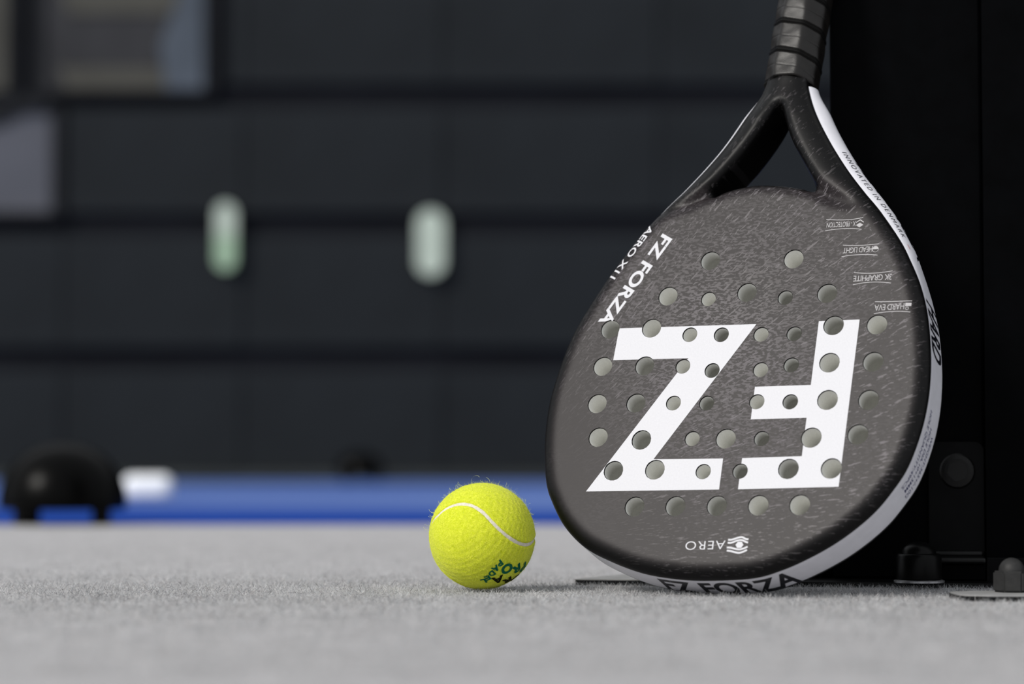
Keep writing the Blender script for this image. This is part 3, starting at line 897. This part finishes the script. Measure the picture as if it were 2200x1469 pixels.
def stroke(name, pts, wd, m, lift=0.1, n=24):
    P = np.array(pts, float)
    t = np.linspace(0, 1, len(P)); tt = np.linspace(0, 1, n)
    if len(P) == 3:
        cfs = [np.polyfit(t, P[:, k], 2) for k in range(2)]; Q = np.stack([np.polyval(c, tt) for c in cfs], 1)
    else:
        Pc = np.vstack([2 * P[0] - P[1], P, 2 * P[-1] - P[-2]]); Q = []
        for x in tt * (len(P) - 1):
            i = min(int(x), len(P) - 2); f = x - i; a_, b2, c2, d2 = Pc[i], Pc[i + 1], Pc[i + 2], Pc[i + 3]
            Q.append(0.5 * (2 * b2 + (c2 - a_) * f + (2 * a_ - 5 * b2 + 4 * c2 - d2) * f * f + (3 * b2 - a_ - 3 * c2 + d2) * f ** 3))
        Q = np.array(Q)
    g = np.gradient(Q, axis=0); g /= np.linalg.norm(g, axis=1)[:, None]; nn = np.c_[-g[:, 1], g[:, 0]] * wd / 2
    A = np.vstack([Q + nn, Q - nn]); k = len(Q)
    return link(name, pymesh(name, loc(A, front_w(A) + lift), [(i, i + k, i + k + 1, i + 1) for i in range(k - 1)]), m, rk)


for s, p0, p1, cap, arcs, icon in (
        ('X - PROTECTION', (64.4, 118.6), (45.6, 118.4), 3.5, [[(44.9, 120.7), (57.6, 119.7), (68.7, 120.8)], [(45.1, 112.8), (57.6, 113.7), (68.6, 112.7)]], 'layers'),
        ('HEAD LIGHT', (77.0, 100.8), (58.3, 100.4), 3.7, [[(57.8, 102.4), (69.1, 101.7), (80.8, 102.3)], [(57.9, 94.5), (69.4, 95.4), (80.8, 94.6)]], 'disc'),
        ('3K GRAPHITE', (91.4, 81.6), (67.2, 81.2), 3.9, [[(67.2, 83.4), (79.4, 82.5), (91.5, 83.6)], [(67.4, 75.1), (79.1, 76.5), (91.4, 75.4)]], None),
        ('HARD EVA', (101.3, 61.8), (82.8, 61.2), 3.9, [[(82.7, 63.3), (94.5, 63.1), (105.7, 63.3)], [(82.9, 55.3), (94.2, 56.5), (105.5, 55.8)]], 'square')):
    print_text('printed_caption', s, p0, p1, cap, M['label_white'], 0.0, spacing=0.92, cut=False, lift=0.12)
    for arc in arcs: stroke('printed_line', arc, 0.42, M['label_white'], 0.12)
    if icon == 'layers':
        for dy in (1.1, -0.9):
            print_poly('printed_icon', [(64.6, 116.6 + dy), (67.0, 118.2 + dy * 1.0), (69.4, 116.6 + dy), (67.0, 115.0 + dy)] if dy < 0 else [(64.6, 117.2), (67.0, 118.9), (69.4, 117.2), (69.4, 117.9), (67.0, 119.6), (64.6, 117.9)], M['label_white'], 0.12)
    if icon == 'disc':
        cpt = np.array([79.0, 98.7])
        print_poly('printed_icon', [tuple(cpt + 2.0 * np.array([math.cos(t), math.sin(t)])) for t in np.linspace(0, math.pi, 16)], M['label_white'], 0.12)
        stroke('printed_icon', [tuple(cpt + 1.9 * np.array([math.cos(t), math.sin(t)])) for t in np.linspace(0, 2 * math.pi, 20)], 0.25, M['label_white'], 0.13, 40)
    if icon == 'square':
        print_poly('printed_icon', [(101.9, 61.9), (105.6, 62.0), (105.6, 59.8), (101.9, 59.7)], M['label_white'], 0.14)
        stroke('printed_icon', [(103.2 + 0.9 * math.cos(t), 58.3 + 0.9 * math.sin(t)) for t in np.linspace(0, 2 * math.pi, 14)], 0.3, M['label_white'], 0.14, 30)
print_text('printed_name', 'AERO', (7.9, -90.1), (-17.4, -91.1), 5.4, M['print_white'], -0.008, spacing=1.1)
print_poly('printed_icon', [(17.0 + 2.5 * math.cos(t), -92.7 + 2.2 * math.sin(t)) for t in np.linspace(0, 2 * math.pi, 6, endpoint=False)], M['print_white'])
for wv in ([(9.4, -89.6), (11.6, -89.6), (15.4, -88.3), (18.0, -87.9), (20.3, -88.9), (22.2, -89.2)], [(9.4, -91.5), (11.6, -91.5), (15.1, -90.1), (18.0, -89.7), (20.6, -90.7), (22.2, -91.2)],
           [(9.3, -94.5), (12.0, -94.6), (15.3, -95.4), (17.8, -95.5), (20.1, -94.8), (22.3, -93.8)], [(9.5, -96.4), (12.3, -96.7), (15.6, -97.5), (18.0, -97.6), (20.1, -96.8), (22.2, -95.8)]):
    stroke('printed_icon', wv, 1.1, M['print_white'])


# --- lettering on the edge band (arc length along the outline, height across the thickness)
def arc_at(p):
    i = np.argmin(((OUT - np.array(p)) ** 2).sum(1)); return ARC[i]


def band_text(s, pa, pb, w0, w1, m, bold=0.0, shear=0.0, lift=0.32, spacing=1.0):
    """reads from outline point pa to pb; baseline at depth w0, cap line at depth w1"""
    T, Fc = text_2d(s, bold, shear, spacing, 1)
    s0, s1 = arc_at(pa), arc_at(pb)
    sp = s0 + (s1 - s0) * T[:, 0]; w = w0 + (w1 - w0) * T[:, 1]
    g = np.r_[ARC[:-1], ARC[-1]]; OX = np.vstack([OUT, OUT[:1]]); NX = np.vstack([NRM, NRM[:1]])
    P = np.stack([np.interp(sp, g, OX[:, k]) for k in range(2)], 1)
    wt_ = np.interp(sp, g, np.r_[wB, wB[0]]); tq = np.clip((wt_ - w) / (THICK + 2 * wt_), 0, 1)
    P = P + (lift + np.array([bulge(q) for q in P[:, 1]]) * np.sin(np.pi * tq) ** 0.75)[:, None] * np.stack([np.interp(sp, g, NX[:, k]) for k in range(2)], 1)
    Fa = np.array(Fc)
    return link('printed_name', pymesh('printed_name', loc(P, w), Fa), m, band)


band_text('HARD', (111.2, 69.5), (119.0, 32.0), -9.3, -28.5, M['print_black'], 0.03, 0.3)
band_text('INNOVATED IN DENMARK', (43.8, 170.3), (90.0, 110.0), -9.3, -12.6, M['print_grey'], 0.0, 0, spacing=1.35)
band_text('FZ FORZA', (47.0, 165.5), (98.5, 95.5), -16.0, -29.5, M['print_black'], 0.03)
for k, ln_ in enumerate(('WEIGHT:365+/-10G', 'HOLE DIA.10+13MM', 'HOLE QUANTITY:49PCS')):
    band_text(ln_, (119.6 - 0.4 * (2 - k), -8.0 - 3 * (2 - k)) if k < 2 else (119.9, -2.0), (106.5, -52.5) if k == 0 else (107.5, -51.0), -23.5 + 5.2 * k, -26.6 + 5.2 * k, M['print_navy'], 0.004, 0.15)
band_text('FZ FORZA', (-38.0, -111.0), (47.0, -104.0), -30.5, -10.3, M['print_black'], 0.03)
# small flag mark after DENMARK
for dwv in (-10.0, -11.8):
    sA = arc_at((93.3, 105.0)); idx = [int(np.argmin(np.abs(ARC[:-1] - sA - d_))) for d_ in (0, 2.2, 4.4)]
    A = np.vstack([OUT[i] + NRM[i] * (0.34 + bulge(OUT[i, 1]) * math.sin(math.pi * 0.17) ** 0.75) for i in idx])
    V = np.vstack([loc(A, dwv), loc(A, dwv - 1.2)])
    link('printed_icon', pymesh('printed_icon', V, [(0, 1, 4, 3), (1, 2, 5, 4)]), M['print_red'], band)

# --- handle with wrapped grip
GA, GB, GD = 17.2, 15.4, 16.2


def grip_radius(th):
    ph = np.arange(8) * math.pi / 4
    d = np.array([GA, GD, GB, GD, GA, GD, GB, GD])
    c = np.maximum(np.cos(th[..., None] - ph), 1e-6) / d
    return (c ** 22).sum(-1) ** (-1 / 22)


def uc(v): return 1.7 + 0.022 * (v - 230)


PITCH, NTH = 21.5, 160
vs = np.arange(229.0, 338.01, 0.35)
th = np.linspace(0, 2 * math.pi, NTH, endpoint=False)
TH, VV = np.meshgrid(th, vs)
R = grip_radius(TH)
ph = ((VV - 251.0) / PITCH - (TH - math.pi) / (2 * math.pi)) % 1.0
lay = ph * PITCH                            # mm above the lower tape edge
serr = 0.45 * np.sin(TH * 34) ** 2
cordz = np.exp(-((lay - 1.9) / 0.95) ** 2)
groove = np.exp(-((lay - 0.3 - serr * .6) / 0.45) ** 2) + np.exp(-((lay - 3.6 + serr * .6) / 0.45) ** 2)
mid = np.exp(-((lay - 12.5) / 0.35) ** 2)
lump = 0.12 * np.sin(TH * 3 + VV * .21) + 0.10 * np.sin(TH * 5 - VV * .33)
R = R + 0.60 * cordz - 0.65 * groove - 0.22 * mid + lump * 1.6 + 0.05 * np.sin(TH * 4 + VV * .55) * np.sin(VV * .37 + TH * 2) + 0.25 * np.sin(lay / PITCH * math.pi)
end = np.clip((VV - 229.0) / 1.5, 0, 1); R = R - 1.2 * (1 - np.sqrt(1 - (1 - end) ** 2))
R = R + 0.5 * np.exp(-((VV - 333) / 4) ** 2) * 2
Ug, Wg = uc(VV) + R * np.cos(TH), -19 + R * np.sin(TH)
Vg = np.c_[(Ug.ravel() - BU), (VV.ravel() - BV) - 3.2 * (np.abs(np.cos(TH.ravel())) ** 3) * np.exp(-(VV.ravel() - 229) / 8), (Wg.ravel() - BW)] * .001
nr, nc = VV.shape
ii, jj = np.meshgrid(np.arange(nr - 1), np.arange(nc), indexing='ij')
Fg = np.stack([ii * nc + jj, ii * nc + (jj + 1) % nc, (ii + 1) * nc + (jj + 1) % nc, (ii + 1) * nc + jj], -1).reshape(-1, 4)
gme = npmesh('grip', Vg, Fg)
gme.materials.append(M['grip']); gme.materials.append(M['grip_dark'])
layf = lay[:-1].ravel()
gme.polygons.foreach_set('material_index', (layf < 4.0).astype(np.int32))
gr = link('grip', gme, M['grip'], rk, True)
gr['label'] = 'black spiral wrapped grip tape'
# close the grip where it meets the neck and at the butt
for nm, vv, flip in (('grip_end', 229.2, True), ('butt_cap', 338.0, False)):
    if nm == 'butt_cap':
        V, F = [], []
        for k, (sc_, dv) in enumerate(((1.0, 0), (1.0, 3.0), (0.94, 4.6), (0.8, 5.4))):
            for t in th[::4]:
                r_ = float(grip_radius(np.array([t]))[0]) * sc_ + (0.6 if sc_ == 1 else 0)
                V.append(tuple(loc([(uc(vv) + r_ * math.cos(t), vv + dv)], -19 + r_ * math.sin(t))[0]))
        n4 = len(th[::4])
        for k in range(3):
            for i in range(n4): F.append((k * n4 + i, k * n4 + (i + 1) % n4, (k + 1) * n4 + (i + 1) % n4, (k + 1) * n4 + i))
        F.append(tuple(range(3 * n4, 4 * n4)))
        link(nm, pymesh(nm, V, F), M['grip_dark'], rk)
    else:
        V = [tuple(loc([(uc(vv) + (float(grip_radius(np.array([t]))[0]) - 1.0) * math.cos(t), vv)], -19 + (float(grip_radius(np.array([t]))[0]) - 1.0) * math.sin(t))[0]) for t in th[::4]]
        link(nm, pymesh(nm, V, [tuple(range(len(V)))]), M['grip_dark'], rk)

# ------------------------------------------------------------------ ball
BC = np.array([-0.01848, 1.5042, 0.0334]); BR = 0.0328
ball = tag(empty('padel_ball', (BC[0], BC[1], BC[2] - 0.0334)), 'fuzzy yellow green padel ball resting on the grey turf', 'ball')
SEAM = np.array([[-0.194, -0.10, -0.975], [-0.43, -0.25, -0.865], [-0.651, -0.183, -0.736], [-0.821, -0.104, -0.561], [-0.936, -0.061, -0.346], [-0.992, -0.064, -0.111], [-0.986, -0.121, 0.118], [-0.924, -0.238, 0.299], [-0.815, -0.403, 0.416], [-0.64, -0.538, 0.549], [-0.419, -0.663, 0.62], [-0.189, -0.781, 0.595], [0.027, -0.885, 0.464], [0.221, -0.939, 0.262], [0.413, -0.907, 0.079], [0.599, -0.799, -0.06], [0.766, -0.628, -0.139], [0.898, -0.416, -0.143], [0.978, -0.19, -0.088], [0.997, 0.037, -0.033], [0.972, 0.23, 0.059], [0.899, 0.375, 0.227], [0.778, 0.461, 0.426], [0.616, 0.484, 0.622], [0.417, 0.449, 0.79], [0.194, 0.368, 0.909], [-0.044, 0.262, 0.964], [-0.281, 0.152, 0.948], [-0.504, 0.061, 0.862], [-0.699, 0.006, 0.716], [-0.851, 0.001, 0.526], [-0.946, 0.056, 0.319], [-0.98, 0.162, 0.112], [-0.948, 0.309, -0.073], [-0.85, 0.479, -0.219], [-0.692, 0.649, -0.317], [-0.484, 0.796, -0.363], [-0.24, 0.899, -0.365], [0.021, 0.942, -0.334], [0.28, 0.916, -0.287], [0.517, 0.821, -0.242], [0.714, 0.666, -0.216], [0.856, 0.467, -0.222], [0.932, 0.246, -0.266], [0.939, 0.13, -0.33], [0.873, 0.08, -0.48], [0.736, 0.06, -0.67], [0.547, 0.07, -0.83], [0.317, 0.08, -0.94], [0.064, 0.04, -0.99]])
SC = catmull(SEAM, 420); SC /= np.linalg.norm(SC, axis=1)[:, None]
CZ = 0.0334


def felt_material():
    m = bpy.data.materials.new('yellow_felt'); m.use_nodes = True
    nt = m.node_tree; N = nt.nodes.new; L = nt.links.new; b = nt.nodes['Principled BSDF']
    b.inputs['Roughness'].default_value = 0.95; b.inputs['Specular IOR Level'].default_value = 0.05
    b.inputs['Sheen Weight'].default_value = 0.25; b.inputs['Sheen Roughness'].default_value = 0.5
    b.inputs['Sheen Tint'].default_value = (0.9, 0.95, 0.5, 1)
    tc = N('ShaderNodeTexCoord')
    n = N('ShaderNodeTexNoise'); n.inputs['Scale'].default_value = 900; n.inputs['Detail'].default_value = 6; n.inputs['Distortion'].default_value = 1.5
    L(tc.outputs['Object'], n.inputs['Vector'])
    r = N('ShaderNodeValToRGB')
    r.color_ramp.elements[0].position = 0.32; r.color_ramp.elements[0].color = (0.46, 0.53, 0.007, 1)
    r.color_ramp.elements[1].position = 0.68; r.color_ramp.elements[1].color = (0.70, 0.73, 0.06, 1)
    L(n.outputs['Fac'], r.inputs[0]); L(r.outputs[0], b.inputs['Base Color'])
    bp = N('ShaderNodeBump'); bp.inputs['Strength'].default_value = 0.6; bp.inputs['Distance'].default_value = 0.0006
    L(n.outputs['Fac'], bp.inputs['Height']); L(bp.outputs[0], b.inputs['Normal'])
    return m


M['felt'] = felt_material()
M['seam'] = mat('seam_rubber', (0.62, 0.58, 0.50), 0.8, 0.2, noise=(700, 0.15), bump=(1500, 0.3, 0.0002))
M['ball_green'] = mat('dark_green_ink', (0.006, 0.10, 0.055), 0.9, 0.05, noise=(1200, 0.35))
M['ball_black'] = mat('black_ink', (0.008, 0.010, 0.004), 0.9, 0.05, noise=(1200, 0.35))
bm = bmesh.new(); bmesh.ops.create_icosphere(bm, subdivisions=7, radius=1)
fm_ = bpy.data.meshes.new('felt'); bm.to_mesh(fm_); bm.free()
co = np.zeros(len(fm_.vertices) * 3, np.float32); fm_.vertices.foreach_get('co', co); co = co.reshape(-1, 3).astype(float)
dmax = np.full(len(co), -1.0)
for k in range(0, len(co), 20000): dmax[k:k + 20000] = (co[k:k + 20000] @ SC.T).max(1)
ds = np.arccos(np.clip(dmax, -1, 1)) * BR
jit = sum(0.00004 * np.sin(co @ RNG.normal(size=3) * f + RNG.random() * 6) for f in (40, 55, 70, 90, 120, 150))
rad = BR + jit * 1.2 - 0.0011 * np.exp(-(ds / 0.00125) ** 4) + 0.00025 * np.exp(-((ds - 0.0026) / 0.0012) ** 2)
co2 = co * rad[:, None] + np.array([0, 0, CZ])
fm_.vertices.foreach_set('co', co2.astype(np.float32).ravel()); fm_.update()
felt = link('felt', fm_, M['felt'], ball, True)
# seam strip
tgs = np.roll(SC, -1, 0) - np.roll(SC, 1, 0); tgs /= np.linalg.norm(tgs, axis=1)[:, None]; bn = np.cross(SC, tgs)
wob = 0.0011 * (1 + 0.10 * np.sin(np.arange(420) * .45) + 0.08 * np.sin(np.arange(420) * 1.3))
V = []
for s_, h_ in ((-1, -0.00055), (-.5, -0.00036), (0, -0.0003), (.5, -0.00036), (1, -0.00055)):
    V.append(SC * (BR + h_) + bn * (s_ * wob)[:, None])
V = np.vstack(V) + np.array([0, 0, CZ]); F = []
for k in range(4):
    for i in range(420): F.append((k * 420 + i, k * 420 + (i + 1) % 420, (k + 1) * 420 + (i + 1) % 420, (k + 1) * 420 + i))
me = pymesh('seam', V, F)
if Vector(me.polygons[0].normal).dot(Vector(SC[0])) < 0: me.flip_normals()
sm = link('seam', me, M['seam'], ball, True); sm['label'] = 'pale rubber seam'


def ball_letter(ch, c, ang, h, wscale, m):
    """ang: reading direction in the picture plane, degrees"""
    T, Fc = text_2d(ch, 0.05, 0, 1, 2)
    c = np.array(c, float); c /= np.linalg.norm(c)
    r = np.array([math.cos(math.radians(ang)), 0, math.sin(math.radians(ang))]); r -= c * (r @ c); r /= np.linalg.norm(r)
    up = np.cross(c, r)
    P = c * 1.0 + ((T[:, :1] - .5) * h * wscale * r + (T[:, 1:2] - .5) * h * up) / BR
    P = P / np.linalg.norm(P, axis=1)[:, None] * (BR + 0.00032) + np.array([0, 0, CZ])
    me = pymesh('printed_letter', P, Fc)
    return link('printed_letter', me, m, ball)


for ch, c, ang, h, ws, mm in (('P', (0.338, -0.809, -0.481), 215, 0.0045, .75, 'ball_green'), ('A', (0.262, -0.772, -0.580), 222, 0.0045, 1.0, 'ball_green'), ('D', (0.189, -0.715, -0.673), 222, 0.0045, .85, 'ball_green'),
                              ('E', (0.110, -0.645, -0.756), 218, 0.0045, .75, 'ball_green'), ('L', (0.038, -0.575, -0.817), 212, 0.0045, .75, 'ball_green'),
                              ('O', (0.471, -0.655, -0.591), 190, 0.0077, 1.0, 'ball_green'), ('R', (0.640, -0.470, -0.608), 182, 0.0077, .85, 'ball_green'), ('P', (0.765, -0.275, -0.582), 178, 0.0077, .8, 'ball_green'),
                              ('A', (0.300, -0.520, -0.800), 190, 0.0076, 1.0, 'ball_black'), ('R', (0.465, -0.320, -0.826), 185, 0.0076, .85, 'ball_black'), ('O', (0.62, -0.10, -0.78), 182, 0.0076, .95, 'ball_black')):
    ball_letter(ch, c, ang, h, ws, M[mm])


# felt fuzz: short curly ribbons
def ribbons(base, d0, length, curl, width, seg, rng):
    """N curly fibres as crossed-free ribbons -> V,F ; base Nx3, d0 Nx3 unit"""
    n = len(base); P = [base]; d = d0.copy(); bend = rng.normal(size=(n, 3)) * curl[:, None]
    for k in range(seg):
        d = d + bend / seg + rng.normal(size=(n, 3)) * 0.15 * curl[:, None] / seg
        d /= np.linalg.norm(d, axis=1)[:, None]
        P.append(P[-1] + d * (length / seg)[:, None])
    side = np.cross(d0, rng.normal(size=(n, 3))); side /= np.linalg.norm(side, axis=1)[:, None]
    V = np.stack([P[k] + sgn * side * (width * (1 - 0.55 * k / seg))[:, None] for k in range(seg + 1) for sgn in (-.5, .5)], 1)
    base_i = np.arange(n)[:, None] * (2 * (seg + 1))
    F = np.stack([np.concatenate([base_i + 2 * k, base_i + 2 * k + 1, base_i + 2 * k + 3, base_i + 2 * k + 2], 1) for k in range(seg)], 1).reshape(-1, 4)
    return V.reshape(-1, 3), F, 2 * (seg + 1)


def set_colour(me, name, cols, per):
    a_ = me.color_attributes.new(name, 'FLOAT_COLOR', 'POINT')
    c = np.repeat(np.c_[cols, np.ones(len(cols))], per, axis=0).astype(np.float32)
    a_.data.foreach_set('color', c.ravel())


nf = 26000
dirs = RNG.normal(size=(nf, 3)); dirs /= np.linalg.norm(dirs, axis=1)[:, None]
dd = np.full(nf, 0.0)
for k in range(0, nf, 10000): dd[k:k + 10000] = (dirs[k:k + 10000] @ SC.T).max(1)
dirs = dirs[np.arccos(np.clip(dd, -1, 1)) * BR > 0.0015]; nf = len(dirs)
tan = np.cross(dirs, RNG.normal(size=(nf, 3))); tan /= np.linalg.norm(tan, axis=1)[:, None]
d0 = dirs * 0.55 + tan * 0.85; d0 /= np.linalg.norm(d0, axis=1)[:, None]
ln_f = 0.0008 + 0.0019 * RNG.random(nf) ** 2
up_f = (dirs[:, 2] > 0.1); ln_f *= np.where(up_f & (RNG.random(nf) < .25), 1.7, 1.0)
V, F, per = ribbons(dirs * (BR - 0.0002) + np.array([0, 0, CZ]), d0, ln_f, 0.6 + 0.8 * RNG.random(nf), np.full(nf, 0.00006), 4, RNG)
fz_me = npmesh('felt_fuzz', V, F)
cols_f = np.stack([0.62 + 0.15 * RNG.random(nf), 0.68 + 0.12 * RNG.random(nf), 0.05 + 0.12 * RNG.random(nf)], 1)
# ink soaks the fuzz too: leave printed spots bare
set_colour(fz_me, 'fibre_colour', cols_f, per)
fzo = tag(link('felt_fuzz', fz_me, M['fibre'], ball), kind='stuff')
# a few long stray hairs on top
hairs = [((-0.18, -0.45, 0.88), [(-0.1, 0, 1), (0.9, 0, .6), (.5, 0, -1)], 0.013), ((0.10, -0.4, 0.91), [(.6, 0, .8), (-.6, 0, .9), (-.8, 0, .1)], 0.008), ((0.35, -0.4, 0.85), [(.9, 0, .5), (.6, 0, .9), (-.2, 0, .6)], 0.007),
         ((-0.55, -0.4, 0.74), [(-.7, 0, .7), (.2, 0, 1), (.1, 0, .5)], 0.007), ((-0.85, -0.3, 0.42), [(-1, 0, .2), (-.8, 0, .6), (.1, 0, .6)], 0.006), ((-0.93, -0.3, 0.12), [(-1, 0, -.1), (-.7, 0, .5), (-.2, 0, .9)], 0.006),
         ((0.9, -0.35, 0.25), [(1, 0, -.3), (.9, 0, .3), (.5, 0, .7)], 0.007), ((0.72, -.4, .58), [(.8, 0, .3), (.3, 0, .9), (-.4, 0, .5)], 0.006), ((-0.33, -.4, .86), [(-.4, 0, .9), (-1, 0, .2), (-.4, 0, -.3)], 0.007)]
for k in range(26):
    t = math.radians(random.uniform(15, 190)); cdir = np.array([math.cos(t), random.uniform(-.35, .1), math.sin(t)]); cdir /= np.linalg.norm(cdir)
    hairs.append((cdir, [tuple(cdir + RNG.normal(size=3) * .7) for _ in range(4)], random.uniform(.0025, .0055)))
V, F = [], []
for c, ds_, L_ in hairs:
    c = np.array(c, float); c /= np.linalg.norm(c); p = c * BR + np.array([0, 0, CZ]); P = [p]
    seq = [c] + [np.array(d_, float) / np.linalg.norm(d_) for d_ in ds_]
    for k in range(12):
        x = k / 12 * (len(seq) - 1); i = int(x); d_ = seq[i] * (1 - x + i) + seq[min(i + 1, len(seq) - 1)] * (x - i); d_ /= np.linalg.norm(d_) + 1e-9
        P.append(P[-1] + d_ * L_ / 12)
    b0 = len(V)
    for q in P: V += [tuple(q + np.array([.00005, 0, .00005])), tuple(q - np.array([.00005, 0, .00005])), ]
    F += [(b0 + 2 * k, b0 + 2 * k + 1, b0 + 2 * k + 3, b0 + 2 * k + 2) for k in range(12)]
hm = pymesh('stray_hairs', V, F)
set_colour(hm, 'fibre_colour', np.tile([[0.62, 0.68, 0.30]], (len(V), 1)), 1)
tag(link('felt_fuzz', hm, M['fibre'], ball), kind='stuff')

# ------------------------------------------------------------------ turf pile around the subject
Vs, Fs, Cs, off = [], [], [], 0
for n, ln_t in ((140000, 0.0044), (84000, 0.0048)):
    if off == 0: y = 1.475 + 0.15 * RNG.normal(size=n)
    else: y = 0.9 + 1.5 * RNG.random(n) ** 1.3
    y = np.clip(y, 0.9, 2.4); n = len(y)
    x = RNG.uniform(-0.27, 0.27, n) * (y / 1.1) + 0.04 * RNG.normal(size=n)
    z = np.zeros(n)
    clump = np.sin(x * 310 + 2 * np.sin(y * 170)) * np.sin(y * 260 + 2 * np.sin(x * 190))
    keep = (RNG.random(n) < 0.75 + 0.25 * clump)
    # nothing grows through the ball's footprint or the steel plates
    px = (x - PA.x) * e1.x + (y - PA.y) * e1.y; py = (x - PA.x) * e2.x + (y - PA.y) * e2.y
    keep &= ~((px > -0.163) & (py > -0.0495))
    keep &= ~((x > 0.260) & (y > 1.395) & (y < 1.447)) & ~((px > 0.05) & (py > -0.03))
    keep &= np.hypot(x - BC[0], y - BC[1]) > 0.006
    x, y, z, clump = x[keep], y[keep], z[keep], clump[keep]; n = len(x)
    az = RNG.uniform(0, 2 * math.pi, n); el = RNG.uniform(0.15, 0.95, n)
    d0 = np.c_[np.cos(az) * np.cos(el), np.sin(az) * np.cos(el), np.sin(el)]
    L_ = ln_t * (0.45 + 0.75 * RNG.random(n))
    V, F, per = ribbons(np.c_[x, y, z - 0.0012], d0, L_, 0.7 + 1.0 * RNG.random(n), 0.00016 + 0.00012 * RNG.random(n), 3, RNG)
    V[:, 2] = np.maximum(V[:, 2], -0.0014)
    V[:, 2] = np.where(V[:, 2] > 0.0021, 0.0021 + (V[:, 2] - 0.0021) * 0.35, V[:, 2])
    g = np.clip(0.45 + 0.12 * RNG.normal(size=n) + 0.05 * clump + 0.06 * np.sin(x * 47 + 3 * np.sin(y * 21)) * np.sin(y * 33 + 2 * np.sin(x * 29)), 0.10, 0.72)
    tint = RNG.normal(size=n) * 0.012
    dark = RNG.random(n) < 0.035
    g = np.where(dark, 0.05, g)
    Vs.append(V); Fs.append(F + off); Cs.append(np.c_[g + tint, g, g - tint * .6 + 0.004]); off += len(V)
nt_ = 420      # taller curls against the racket foot and beside the ball
x = np.r_[RNG.uniform(0.03, 0.24, 330), RNG.uniform(-0.16, 0.03, 90)]; y = np.r_[1.452 - (x[:330] - 0.12) * 0.45 + RNG.uniform(-0.02, 0.012, 330), RNG.uniform(1.42, 1.50, 90)]
az = RNG.uniform(0, 2 * math.pi, nt_); el = RNG.uniform(0.7, 1.4, nt_)
V, F, per = ribbons(np.c_[x, y, np.zeros(nt_)], np.c_[np.cos(az) * np.cos(el), np.sin(az) * np.cos(el), np.sin(el)], 0.003 + 0.0035 * RNG.random(nt_) ** 3, 1.2 + RNG.random(nt_), np.full(nt_, 0.00018), 3, RNG)
Vs.append(V); Fs.append(F + off); Cs.append(np.tile([[0.36, 0.36, 0.36]], (nt_, 1)) * (0.6 + 0.6 * RNG.random((nt_, 1))))
tm = npmesh('turf_pile', np.vstack(Vs), np.vstack(Fs))
set_colour(tm, 'fibre_colour', np.vstack(Cs), per)
pile = tag(link('turf_pile', tm, M['fibre'], fl), kind='stuff')
pile.location.z = 0.001
